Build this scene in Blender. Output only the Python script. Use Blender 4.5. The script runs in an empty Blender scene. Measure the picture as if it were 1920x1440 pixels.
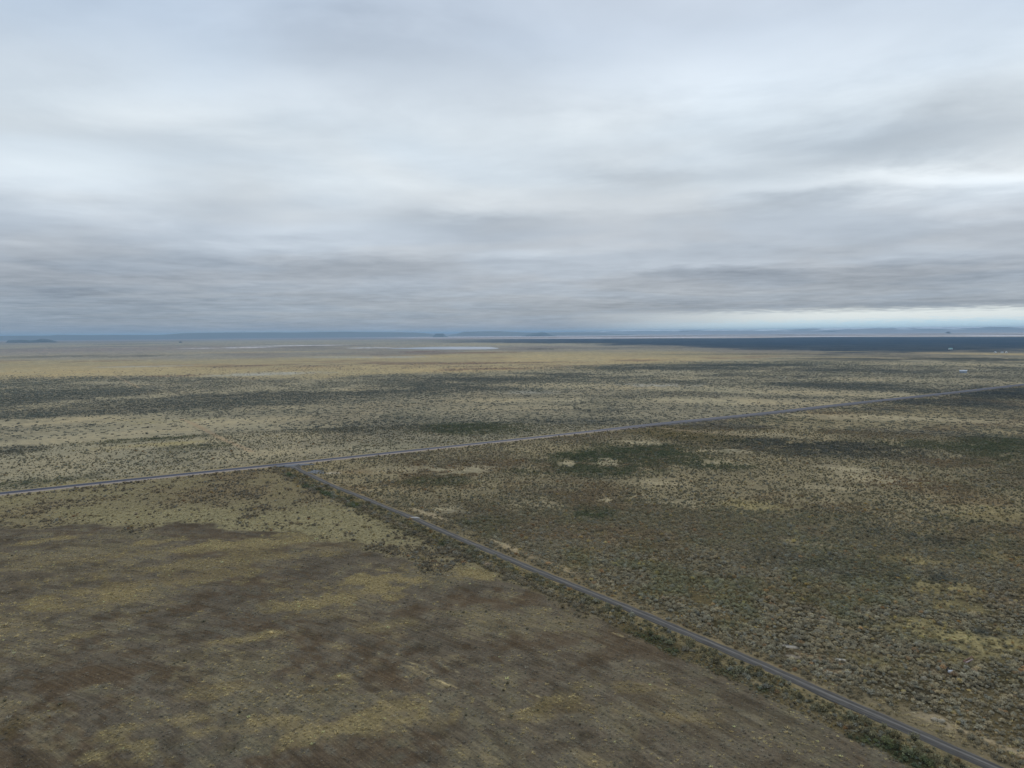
import bpy, math, random
import numpy as np

# ------------------------------------------------------------------ camera, world, sun, exposure
scene = bpy.context.scene
col = scene.collection
H = 100.0                       # drone height over the plain, metres
FPX = 1371.0                    # focal length in pixels of the 1920 px wide photograph
PITCH = math.atan(95.5 / FPX)
ROLL = math.atan(15.0 / 1920.0)
fwd = np.array([0, math.cos(PITCH), -math.sin(PITCH)])
up0 = np.array([0, math.sin(PITCH), math.cos(PITCH)])
rt0 = np.array([1.0, 0, 0])
RT = rt0 * math.cos(ROLL) - up0 * math.sin(ROLL)
UP = up0 * math.cos(ROLL) + rt0 * math.sin(ROLL)

from mathutils import Matrix, Vector
cd = bpy.data.cameras.new("camera")
cam = bpy.data.objects.new("camera", cd)
col.objects.link(cam)
cd.sensor_width = 36.0
cd.lens = 36.0 * FPX / 1920.0
cd.clip_start = 1.0
cd.clip_end = 400000.0
cam.matrix_world = Matrix(((RT[0], UP[0], -fwd[0], 0), (RT[1], UP[1], -fwd[1], 0), (RT[2], UP[2], -fwd[2], H), (0, 0, 0, 1)))
scene.camera = cam

scene.view_settings.view_transform = 'Standard'
scene.view_settings.look = 'None'
scene.view_settings.exposure = 0.0
scene.view_settings.gamma = 1.0
scene.view_settings.use_curve_mapping = False
scene.render.engine = 'CYCLES'
scene.cycles.use_denoising = True
scene.cycles.denoising_prefilter = 'ACCURATE'
scene.cycles.max_bounces = 4
scene.cycles.diffuse_bounces = 2
scene.cycles.volume_bounces = 0
scene.cycles.use_adaptive_sampling = False

SUN_EL, SUN_AZ = 31.0, 12.0     # behind the cloud deck, ahead and a little right (azimuth from +Y towards +X)
sd = bpy.data.lights.new("sun", 'SUN')
sd.energy = 1.5
sd.angle = math.radians(10)
sd.color = (1.0, 0.96, 0.9)
so = bpy.data.objects.new("sun", sd)
col.objects.link(so)
_a, _e = math.radians(SUN_AZ), math.radians(SUN_EL)
sdir = Vector((math.sin(_a) * math.cos(_e), math.cos(_a) * math.cos(_e), math.sin(_e)))
so.rotation_euler = sdir.to_track_quat('Z', 'Y').to_euler()


def ray(u, v):
    d = fwd + RT * ((u - 960) / FPX) + UP * ((720 - v) / FPX)
    return d / np.linalg.norm(d)


def G(u, v):
    """point of the flat plain seen at a point of the photograph"""
    d = ray(u, v)
    t = H / max(-d[2], 1e-5)
    return d[0] * t, d[1] * t


def lin(*c):
    return tuple(((x / 255 + 0.055) / 1.055) ** 2.4 if x > 10 else x / 255 / 12.92 for x in c)


SKYL = (0.87, 0.905, 0.965)       # mean radiance of the overcast sky: picture colour / SKYL = base colour


def alb(*c):
    return tuple(min(0.9, x / q) for x, q in zip(lin(*c), SKYL))


class NT:
    """tiny node-tree helper"""
    def __init__(s, tree):
        s.t = tree; s.n = tree.nodes; s.l = tree.links

    def node(s, typ, ins=None, **kw):
        nd = s.n.new(typ)
        for k, v in kw.items():
            setattr(nd, k, v)
        for k, v in (ins or {}).items():
            s.put(nd.inputs[k], v)
        return nd

    def put(s, sock, v):
        if isinstance(v, bpy.types.NodeSocket):
            s.l.new(v, sock)
        else:
            if sock.type == 'RGBA' and len(v) == 3:
                v = (*v, 1)
            sock.default_value = v

    def m(s, op, a, b=0.0, c=0.0, clamp=False):
        nd = s.node('ShaderNodeMath', operation=op, use_clamp=clamp)
        s.put(nd.inputs[0], a); s.put(nd.inputs[1], b); s.put(nd.inputs[2], c)
        return nd.outputs[0]

    def ss(s, x, a, b):
        nd = s.node('ShaderNodeMapRange', interpolation_type='SMOOTHSTEP')
        s.put(nd.inputs['Value'], x)
        nd.inputs['From Min'].default_value = a; nd.inputs['From Max'].default_value = b
        return nd.outputs[0]

    def mix(s, f, a, b, mode='MIX'):
        nd = s.node('ShaderNodeMix', data_type='RGBA', blend_type=mode)
        s.put(nd.inputs[0], f); s.put(nd.inputs[6], a); s.put(nd.inputs[7], b)
        return nd.outputs[2]

    def noise(s, vec, scale, detail=4, rough=0.5, dist=0.0, dim='3D'):
        nd = s.node('ShaderNodeTexNoise', noise_dimensions=dim)
        s.put(nd.inputs['Vector'], vec)
        nd.inputs['Scale'].default_value = scale; nd.inputs['Detail'].default_value = detail
        nd.inputs['Roughness'].default_value = rough; nd.inputs['Distortion'].default_value = dist
        return nd.outputs[0]

    def attr(s, name, kind='GEOMETRY'):
        return s.node('ShaderNodeAttribute', attribute_name=name, attribute_type=kind)


# world: Nishita sky under a procedural overcast deck
world = bpy.data.worlds.new("World")
scene.world = world
world.use_nodes = True
W = NT(world.node_tree)
W.n.clear()
gen = W.node('ShaderNodeTexCoord').outputs['Generated']
sep = W.node('ShaderNodeSeparateXYZ', {0: gen})
X, Y, Z = sep.outputs
sky = W.node('ShaderNodeTexSky', sky_type='NISHITA', sun_disc=False)
sky.sun_elevation = math.radians(SUN_EL)
sky.sun_rotation = math.radians(SUN_AZ)
el = W.m('MULTIPLY', W.m('ARCSINE', Z), 180 / math.pi)
az = W.m('MULTIPLY', W.m('ARCTAN2', X, Y), 180 / math.pi)
# deck seen in perspective: features crowd towards the horizon
zz = W.m('ADD', W.m('MAXIMUM', Z, 0.0), 0.045)
px_ = W.m('DIVIDE', X, zz); py_ = W.m('DIVIDE', Y, zz)
deck = W.node('ShaderNodeCombineXYZ', {0: px_, 1: py_, 2: 3.7}).outputs[0]
n_big = W.noise(deck, 0.42, 3, 0.5, 0.3)
n_mid = W.noise(deck, 1.05, 7, 0.56, 0.25)
n_fine = W.noise(deck, 3.2, 4, 0.55, 0.3)
n_tone = W.noise(deck, 0.6, 2, 0.5, 0.2)
ramp = W.node('ShaderNodeValToRGB', {0: W.m('DIVIDE', W.m('MAXIMUM', el, 0.0), 90.0)})
cr = ramp.color_ramp
stops = [(0.0, (140, 152, 168)), (1.3, (158, 168, 179)), (4.0, (171, 179, 190)), (7.5, (190, 198, 208)),
         (11.0, (211, 219, 226)), (15.0, (209, 219, 228)), (21.0, (199, 212, 228)), (27.0, (198, 211, 229)), (90.0, (198, 211, 226))]
while len(cr.elements) < len(stops):
    cr.elements.new(0.5)
for e_, (p, c) in zip(cr.elements, stops):
    e_.position = p / 90.0
    e_.color = (*lin(*c), 1)
base = ramp.outputs[0]
var = W.m('ADD', W.m('ADD', W.m('MULTIPLY', W.m('SUBTRACT', n_big, 0.5), 0.50), W.m('MULTIPLY', W.m('SUBTRACT', n_mid, 0.5), 0.48)),
          W.m('MULTIPLY', W.m('SUBTRACT', n_fine, 0.5), W.m('ADD', 0.13, W.m('MULTIPLY', W.ss(el, 8.0, 2.5), 0.36))))
# the deck's larger swells and thin places, where they stand in the sky
BLOBS = [  # u, v, ru, rv, gain
    (110, 345, 150, 55, .20), (470, 170, 260, 50, .09), (560, 445, 160, 26, .17), (1100, 440, 0, 0, 0),
    (920, 425, 160, 26, -.20), (690, 505, 200, 18, -.13), (240, 500, 240, 26, -.07), (1330, 150, 320, 60, .12),
    (1640, 280, 230, 42, -.18), (1850, 210, 180, 60, -.11), (1560, 348, 240, 24, .15), (1830, 345, 170, 36, .38),
    (1180, 345, 180, 24, -.12), (1460, 400, 220, 22, -.13), (1380, 515, 190, 17, -.19), (1700, 520, 180, 18, -.16),
    (1320, 492, 150, 9, .12), (1750, 570, 260, 10, -.14), (640, 110, 220, 38, -.10), (1200, 575, 200, 12, -.10),
    (230, 250, 200, 40, -.05), (1000, 470, 150, 12, .10), (1850, 395, 120, 16, .08), (150, 575, 200, 30, -.12)]
wn = W.noise(deck, 0.9, 3, 0.5)
azw = W.m('ADD', az, W.m('MULTIPLY', W.m('SUBTRACT', wn, 0.5), 8.0))
elw = W.m('ADD', el, W.m('MULTIPLY', W.m('SUBTRACT', n_mid, 0.5), W.m('MULTIPLY', W.m('MAXIMUM', el, 0.0), 0.55)))
for (u, v, ru, rv, g) in BLOBS:
    if g == 0:
        continue
    d = ray(u, v)
    a0 = math.degrees(math.atan2(d[0], d[1])); e0 = math.degrees(math.asin(d[2]))
    ra, re = ru / FPX * 57.3, rv / FPX * 57.3
    q = W.m('ADD', W.m('POWER', W.m('MULTIPLY', W.m('SUBTRACT', azw, a0), 1 / ra), 2.0),
            W.m('POWER', W.m('MULTIPLY', W.m('SUBTRACT', elw, e0), 1 / re), 2.0))
    var = W.m('ADD', var, W.m('MULTIPLY', W.m('EXPONENT', W.m('MULTIPLY', q, -1.0)), g * 1.25))
cl = W.mix(W.ss(n_tone, 0.35, 0.65), base, (1.03, 0.99, 1.02), 'MULTIPLY')
cl = W.mix(1.0, base, W.mix(W.ss(n_tone, 0.38, 0.62), (1.0, 1.0, 0.99), (0.965, 1.0, 1.025)), 'MULTIPLY')
gainv = W.m('ADD', 1.0, var)
gc = W.node('ShaderNodeCombineXYZ', {0: W.m('POWER', gainv, 1.07), 1: gainv, 2: W.m('POWER', gainv, 0.90)}).outputs[0]
cl = W.mix(1.0, cl, gc, 'MULTIPLY')
# clear strip under the deck, low on the right: cream cloud edge over pale blue air
rightm = W.ss(az, 2.0, 26.0)
eln = W.m('ADD', el, W.m('MULTIPLY', W.m('SUBTRACT', n_fine, 0.5), 0.9))
creamm = W.m('MULTIPLY', W.m('MULTIPLY', W.ss(eln, 1.75, 1.15), rightm), 0.95)
cl = W.mix(creamm, cl, (.86, .92, .90))
bluem = W.m('MULTIPLY', W.m('MULTIPLY', W.ss(eln, 0.95, 0.45), rightm), 0.85)
cl = W.mix(bluem, cl, (.56, .80, .93))
cl10 = W.mix(1.0, cl, (10, 10, 10), 'MULTIPLY')
skyc = W.mix(0.97, sky.outputs[0], cl10)
bg = W.node('ShaderNodeBackground', {'Color': skyc, 'Strength': 0.1})
out = W.node('ShaderNodeOutputWorld', {'Surface': bg.outputs[0]})
world.cycles.sampling_method = 'MANUAL'
world.cycles.sample_map_resolution = 512

# ------------------------------------------------------------------ helpers
rng = np.random.default_rng(11)
random.seed(5)


def link(o, label=None, cat=None, group=None, kind=None, parent=None):
    col.objects.link(o)
    if parent is not None:
        o.parent = parent
    if label: o['label'] = label
    if cat: o['category'] = cat
    if group: o['group'] = group
    if kind: o['kind'] = kind
    return o


def mesh_np(name, verts, faces, mat=None, smooth=False):
    """verts Nx3, faces MxK arrays"""
    verts = np.asarray(verts, np.float32); faces = np.asarray(faces, np.int32)
    me = bpy.data.meshes.new(name)
    k = faces.shape[1]
    me.vertices.add(len(verts)); me.vertices.foreach_set('co', verts.ravel())
    me.loops.add(faces.size); me.loops.foreach_set('vertex_index', faces.ravel())
    me.polygons.add(len(faces))
    me.polygons.foreach_set('loop_start', np.arange(len(faces), dtype=np.int32) * k)
    try:
        me.polygons.foreach_set('loop_total', np.full(len(faces), k, np.int32))
    except Exception:
        pass
    me.update(calc_edges=True)
    if smooth:
        me.polygons.foreach_set('use_smooth', np.ones(len(faces), bool))
    if mat: me.materials.append(mat)
    return me


def set_attr(me, name, data, typ='FLOAT', dom='POINT'):
    a = me.attributes.new(name, typ, dom)
    if typ == 'FLOAT_COLOR':
        d = np.ones((len(data), 4), np.float32); d[:, :3] = data
        a.data.foreach_set('color', d.ravel())
    else:
        a.data.foreach_set('value', np.asarray(data).ravel())


def hsh(ix, iy, seed):
    h = (ix.astype(np.int64) * 374761393 + iy.astype(np.int64) * 668265263 + seed * 982451653) & 0xFFFFFFFF
    h = ((h ^ (h >> 13)) * 1274126177) & 0xFFFFFFFF
    h = (h ^ (h >> 16)) & 0xFFFFFF
    return h.astype(np.float32) / 0xFFFFFF


def vn(x, y, wl, seed=0):
    """value noise, -1..1"""
    x = x / wl + seed * 17.13; y = y / wl - seed * 9.71
    ix = np.floor(x); iy = np.floor(y)
    fx = (x - ix).astype(np.float32); fy = (y - iy).astype(np.float32)
    fx = fx * fx * (3 - 2 * fx); fy = fy * fy * (3 - 2 * fy)
    a = hsh(ix, iy, seed); b = hsh(ix + 1, iy, seed); c = hsh(ix, iy + 1, seed); d = hsh(ix + 1, iy + 1, seed)
    return (a + (b - a) * fx + (c - a) * fy + (a - b - c + d) * fx * fy) * 2 - 1


def sst(x, a, b):
    t = np.clip((x - a) / (b - a), 0, 1)
    return t * t * (3 - 2 * t)


def polydist(x, y, P):
    """distance to polyline P, signed side, position along"""
    best = np.full(x.shape, 1e12); side = np.zeros(x.shape)
    for (x0, y0), (x1, y1) in zip(P[:-1], P[1:]):
        dx, dy = x1 - x0, y1 - y0; L2 = dx * dx + dy * dy
        t = np.clip(((x - x0) * dx + (y - y0) * dy) / L2, 0, 1)
        ex, ey = x - x0 - t * dx, y - y0 - t * dy
        d2 = ex * ex + ey * ey
        s = np.sign(dx * (y - y0) - dy * (x - x0))
        m = d2 < best
        best = np.where(m, d2, best); side = np.where(m, s, side)
    return np.sqrt(best), side


def smooth_line(pts, step):
    pts = np.array(pts, float)
    seg = np.hypot(*np.diff(pts, axis=0).T); s = np.r_[0, np.cumsum(seg)]
    t = np.arange(0, s[-1], step)
    q = np.c_[np.interp(t, s, pts[:, 0]), np.interp(t, s, pts[:, 1])]
    k = 9
    pad = np.r_[np.repeat(q[:1], k, 0), q, np.repeat(q[-1:], k, 0)]
    w = np.hanning(2 * k + 1); w /= w.sum()
    qs = np.c_[np.convolve(pad[:, 0], w, 'valid'), np.convolve(pad[:, 1], w, 'valid')]
    qs[0] = q[0]; qs[-1] = q[-1]
    return qs


# ------------------------------------------------------------------ plan of the place (metres)
main_pts = [G(u, v) for u, v in [(0, 926), (240, 900), (480, 876), (730, 849.5), (960, 825), (1200, 799), (1440, 775), (1565, 760.5), (1765, 739), (1917, 721.5)]]
mp = np.array(main_pts)
d0 = mp[0] - mp[1]; d1 = mp[-1] - mp[-2]
main_pts = [tuple(mp[0] + d0 / np.linalg.norm(d0) * 500)] + main_pts + [tuple(mp[-1] + d1 / np.linalg.norm(d1) * 2500)]
MAIN = smooth_line(main_pts, 12.0)
grav_pts = [G(u, v) for u, v in [(543, 871), (567, 884), (592, 896), (630, 914), (667, 927.5), (705, 944), (775, 971.5), (837, 999), (903, 1027),
                                 (981, 1060), (1035, 1082), (1135, 1123), (1260, 1175), (1370, 1222), (1435, 1250), (1490, 1275), (1565, 1309), (1665, 1352)]]
gp = np.array(grav_pts); d1 = gp[-1] - gp[-3]
grav_pts = grav_pts + [tuple(gp[-1] + d1 / np.linalg.norm(d1) * 260)]
GRAV = smooth_line(grav_pts, 3.0)
CIRC = (-257.0, -30.0, 412.0)    # the round field: centre and radius


def polar(x, y):
    return np.degrees(np.arctan2(x, y)), np.hypot(x, y)


def border(pts):
    """a border line across the plain, as distance over bearing"""
    P = [G(u, v) for u, v in pts]
    b = [math.degrees(math.atan2(p[0], p[1])) for p in P]
    r = [math.log(math.hypot(*p)) for p in P]
    return np.array(b), np.array(r)


B_YELLOW = border([(0, 713), (250, 709), (480, 715), (600, 713), (700, 706), (960, 696), (1200, 685), (1420, 673), (1600, 660), (1920, 655)])
B_MAUVE = border([(0, 676), (300, 675), (480, 672), (700, 664), (960, 660), (1250, 659), (1450, 662), (1920, 652)])
B_DK0 = border([(0, 641), (700, 642), (800, 641), (960, 643.5), (1200, 648), (1400, 655), (1560, 661), (1700, 663.5), (1820, 658), (1920, 657.5)])
B_DK1 = border([(0, 641), (700, 638), (800, 637.5), (960, 636), (1200, 635), (1400, 634), (1560, 632), (1920, 632)])

T_ = dict(  # kind: soil colour, shrub colour, shrub density, tufts
    pale=(alb(160, 149, 122), None, .07, .1),
    yellow=(alb(154, 142, 102), alb(118, 112, 84), .09, .5),
    ochre=(alb(168, 151, 114), None, .03, .0),
    green=(alb(92, 90, 68), alb(72, 80, 58), .95, .1),
    dark=(alb(88, 86, 76), alb(74, 77, 72), .92, .0),
    brown=(None, alb(122, 104, 84), .9, .0),
    burnt=(alb(92, 82, 56), alb(70, 72, 52), .35, .2),
    white=(alb(205, 198, 186), None, .0, .0),
    bare=(alb(122, 106, 84), None, .04, .1),
    navy=(alb(62, 64, 62), alb(58, 63, 62), 1.0, .0),
    mid=(None, None, .55, .0),
    playa=(alb(225, 224, 232), None, .0, .0),
    mauve=(alb(140, 128, 124), None, .3, .0),
    rust=(alb(118, 92, 76), None, .3, .0),
    grey=(alb(160, 160, 154), None, .05, .0),
)
PATCH = [  # kind, u, v, half width, half height, strength
    ('green', 1200, 850, 150, 20, 1), ('green', 1085, 855, 70, 11, 1), ('green', 1130, 882, 110, 10, .9), ('green', 800, 902, 120, 12, .8),
    ('green', 1110, 962, 52, 12, 1), ('green', 1345, 872, 90, 8, .8), ('green', 985, 884, 60, 8, .6), ('green', 905, 980, 70, 12, .6),
    ('dark', 1400, 826, 170, 10, .9), ('navy', 1580, 838, 150, 12, .8), ('dark', 1520, 852, 110, 10, .7), ('green', 1885, 838, 70, 24, .9),
    ('green', 1750, 836, 90, 7, .8), ('dark', 1800, 815, 90, 6, .5),
    ('burnt', 1245, 812, 75, 8, 1), ('burnt', 1330, 822, 90, 9, .9),
    ('navy', 1890, 738, 100, 10, 1), ('navy', 1760, 755, 130, 4.5, .9), ('dark', 1890, 765, 50, 3.5, .8), ('dark', 1370, 797, 100, 6, .6), ('dark', 1640, 767, 60, 3, .7),
    ('pale', 1145, 866, 24, 6, 1), ('pale', 1064, 866, 17, 5, 1), ('pale', 1200, 829, 50, 6, .9), ('pale', 1385, 850, 35, 4, .8), ('pale', 1325, 846, 28, 3, .8),
    ('pale', 1360, 868, 55, 5, .8), ('pale', 1585, 879, 45, 5, 1), ('pale', 1620, 896, 75, 7, .9), ('pale', 1240, 905, 60, 7, .8), ('yellow', 1400, 945, 60, 9, .8),
    ('pale', 1290, 945, 45, 7, .7), ('pale', 880, 879, 60, 6, .9), ('pale', 1600, 782, 160, 7, .9), ('pale', 1800, 790, 140, 6, .6), ('pale', 1440, 814, 100, 5, .6),
    ('pale', 1010, 945, 45, 9, .7), ('pale', 830, 955, 40, 6, .7), ('pale', 720, 880, 90, 7, .7), ('pale', 1140, 935, 22, 7, .8), ('pale', 1560, 915, 60, 5, .6),
    ('yellow', 1720, 1052, 50, 8, .7), ('yellow', 1748, 1100, 38, 14, .9), ('yellow', 1805, 1105, 35, 11, .8), ('yellow', 1780, 1135, 50, 9, .7),
    ('yellow', 1727, 1180, 66, 18, .95), ('yellow', 1852, 1206, 88, 22, .85), ('yellow', 1790, 1240, 40, 10, .5), ('yellow', 1890, 1050, 40, 16, .4), ('yellow', 1640, 1240, 60, 12, .5),
    ('pale', 1530, 1020, 60, 7, .5), ('yellow', 1100, 1030, 70, 12, .35), ('yellow', 1850, 960, 60, 12, .5), ('yellow', 1080, 1065, 60, 8, .4),
    ('dark', 1740, 1010, 60, 12, .6), ('dark', 1765, 1085, 30, 14, .9), ('dark', 1560, 1060, 160, 26, .35), ('dark', 1840, 1185, 35, 8, .9), ('dark', 1650, 1000, 40, 12, .5),
    ('brown', 1690, 905, 90, 20, .7), ('brown', 1100, 1000, 150, 26, .5), ('brown', 1500, 1110, 120, 30, .4), ('brown', 1560, 950, 100, 12, .5), ('brown', 1880, 1120, 60, 20, .4),
    ('white', 1481, 1212, 13, 2.6, 1), ('white', 1496, 1232, 17, 2.6, 1), ('bare', 1520, 1230, 40, 9, .7), ('bare', 1548, 1239, 40, 4, .9), ('white', 1578, 1237, 12, 2.5, .8),
    ('white', 1492, 1248, 8, 1.6, .8), ('bare', 1560, 1258, 48, 8, .95), ('bare', 1612, 1220, 40, 8, .6), ('white', 983, 1024, 8, 2.2, .9),
    ('bare', 1730, 1255, 40, 6, .5), ('white', 1762, 1354, 14, 4, .6), ('white', 628, 887, 16, 2, .7), ('bare', 655, 885, 40, 5, .6),
    # beyond the paved road
    ('dark', 300, 757, 330, 17, .85), ('dark', 90, 744, 200, 12, .7), ('dark', 560, 735, 160, 8, .6), ('dark', 800, 728, 170, 9, .8), ('dark', 870, 712, 170, 6, .9),
    ('dark', 1060, 701, 120, 3.5, .95), ('dark', 1240, 690.5, 130, 3.2, .95), ('dark', 1410, 684.5, 110, 3, .9), ('dark', 1190, 707, 120, 3.5, .6), ('dark', 1270, 717, 60, 4, .8),
    ('dark', 700, 800, 200, 14, .6), ('green', 880, 803, 120, 11, .8), ('dark', 1110, 790, 150, 7, .8), ('dark', 1130, 771, 50, 5, .8), ('dark', 1080, 745, 170, 6, .5),
    ('dark', 1290, 738, 90, 4.5, .7), ('dark', 1560, 722, 110, 4.5, .8), ('dark', 1660, 730, 120, 4, .6), ('dark', 1450, 706, 130, 4, .5), ('dark', 1620, 694, 160, 3.5, .7),
    ('dark', 1840, 674, 120, 3.2, .9), ('dark', 1560, 673, 150, 2.5, .6), ('dark', 1815, 706, 60, 2.4, .6), ('dark', 1890, 690, 60, 2.4, .6), ('dark', 1500, 745, 90, 3, .5),
    ('pale', 110, 789, 200, 8, .9), ('pale', 130, 808, 160, 5, .6), ('pale', 130, 827, 150, 9, .8), ('pale', 430, 790, 130, 9, .9), ('pale', 300, 808, 160, 5, .7),
    ('pale', 530, 848, 160, 9, .8), ('pale', 560, 800, 110, 8, .5), ('pale', 1240, 727, 180, 5, .7), ('pale', 1400, 735, 120, 4, .6), ('pale', 1370, 753, 200, 7, .9),
    ('pale', 1650, 711, 160, 4, .6), ('pale', 1560, 738, 140, 5, .8), ('pale', 960, 750, 130, 6, .7), ('pale', 640, 730, 110, 4, .6), ('pale', 1770, 683, 150, 3.5, .8),
    ('pale', 950, 765, 150, 6, .6), ('pale', 1050, 722, 150, 4, .6), ('pale', 540, 764, 120, 5, .5), ('grey', 1220, 722, 80, 3, .7), ('grey', 1000, 735, 80, 3, .4),
    ('green', 290, 824, 130, 4, .8), ('yellow', 310, 833, 130, 4.5, .8), ('dark', 20, 845, 60, 9, .8), ('green', 400, 835, 60, 6, .7), ('yellow', 320, 790, 80, 3, .5),
    ('mid', 220, 868, 260, 16, .7), ('green', 50, 905, 80, 7, .6), ('yellow', 150, 905, 60, 4, .8), ('yellow', 240, 788, 60, 2.5, .4),
    # far plain
    ('ochre', 600, 690, 330, 9, .8), ('ochre', 130, 700, 260, 7, .8), ('ochre', 200, 688, 260, 4, .7), ('ochre', 1110, 672, 260, 7, .95), ('ochre', 780, 668, 190, 3.5, .7), ('ochre', 1010, 665, 170, 2.5, .7),
    ('ochre', 800, 694, 260, 6, .8), ('ochre', 1840, 663, 110, 2.4, .95), ('grey', 520, 700, 90, 3, .7), ('grey', 640, 668, 100, 2, .6), ('grey', 280, 686, 90, 1.7, .6), ('grey', 750, 668, 60, 2, .6),
    ('rust', 900, 680, 130, 1.4, .8), ('rust', 840, 694.5, 50, 1.7, .8), ('rust', 950, 691, 110, 2.2, .8), ('rust', 870, 661.5, 110, .9, .9), ('rust', 790, 659.5, 40, 1.3, .9), ('dark', 1015, 654.7, 32, 1.2, .9),
    ('rust', 320, 704, 55, 1.4, .8), ('rust', 195, 675, 60, 1.0, .8), ('dark', 70, 668, 150, 2.2, .7), ('dark', 240, 667, 90, 1.4, .6), ('rust', 500, 684, 60, 1.2, .5), ('rust', 1210, 675, 50, 2.2, .8),
    ('rust', 400, 686, 60, 1.5, .5), ('dark', 240, 645.5, 75, .8, .8), ('rust', 1060, 685, 80, 1.2, .5), ('mauve', 200, 655, 330, 5, .5), ('ochre', 480, 660, 160, 1.5, .5),
    ('ochre', 1440, 670, 200, 1.0, .6), ('dark', 1400, 664, 220, 1.8, .5), ('dark', 1100, 653, 150, 1.8, .5),
    # salt flats along the horizon
    ('playa', 1150, 633.3, 260, .45, .95), ('playa', 1000, 630.6, 330, .5, .8), ('playa', 1300, 631.8, 110, .5, .95), ('playa', 1560, 630.8, 110, .5, .95), ('playa', 1450, 628.2, 120, .45, .9),
    ('playa', 1320, 628.0, 90, .4, .9), ('playa', 1600, 627.2, 110, .45, .8), ('playa', 1730, 628.2, 90, .4, .9), ('playa', 1900, 629.5, 60, .5, .9), ('playa', 1820, 628.3, 40, .4, .8),
    ('playa', 850, 631.8, 90, .5, .7), ('playa', 1650, 624.6, 300, .5, .6), ('playa', 560, 648.0, 90, .7, .8), ('playa', 465, 651.5, 45, .6, .8), ('playa', 700, 652.2, 60, .6, .7), ('playa', 370, 653, 40, .5, .7),
    ('mauve', 1400, 629.8, 520, 1.0, .7), ('mauve', 1700, 626, 300, 1.0, .6),
]
LAKE = [(722, 653.6), (760, 652.3), (812, 650.2), (870, 650.0), (918, 650.4), (938, 653.0), (925, 655.0), (870, 655.4), (800, 655.2), (750, 654.4)]
LAKEP = np.array([G(u, v) for u, v in LAKE])

_PW = []
for (kind, u, v, ru, rv, st) in PATCH:
    cx, cy = G(u, v)
    rr = math.hypot(cx, cy)
    y0 = math.hypot(*G(u, v + rv)); y1 = math.hypot(*G(u, max(v - rv, v - 1e9)))
    bdepth = 0.5 * abs(y1 - y0)
    if kind == 'dark' and v < 800 and u < 1350: st *= .75
    _PW.append((T_[kind], cx, cy, ru / FPX * rr * 1.02, bdepth * (1.25 if (kind in ('yellow', 'pale') and v > 840) or (kind in ('green', 'navy', 'burnt') and u > 1000) else 1.0), st))


def noises(x, y):
    wls = [3, 9, 27, 80, 240, 720, 2200, 6600]
    N = [vn(x, y, w, i + 1) for i, w in enumerate(wls)]
    F = []      # F[j] = fractal sum from octave j downwards
    for j in range(len(wls)):
        s = 0; a = 1.0; t = 0
        for i in range(j, max(-1, j - 4), -1):
            s = s + N[i] * a; t += a; a *= 0.62
        F.append(s / t * 1.5)
    return wls, N, F


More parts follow.
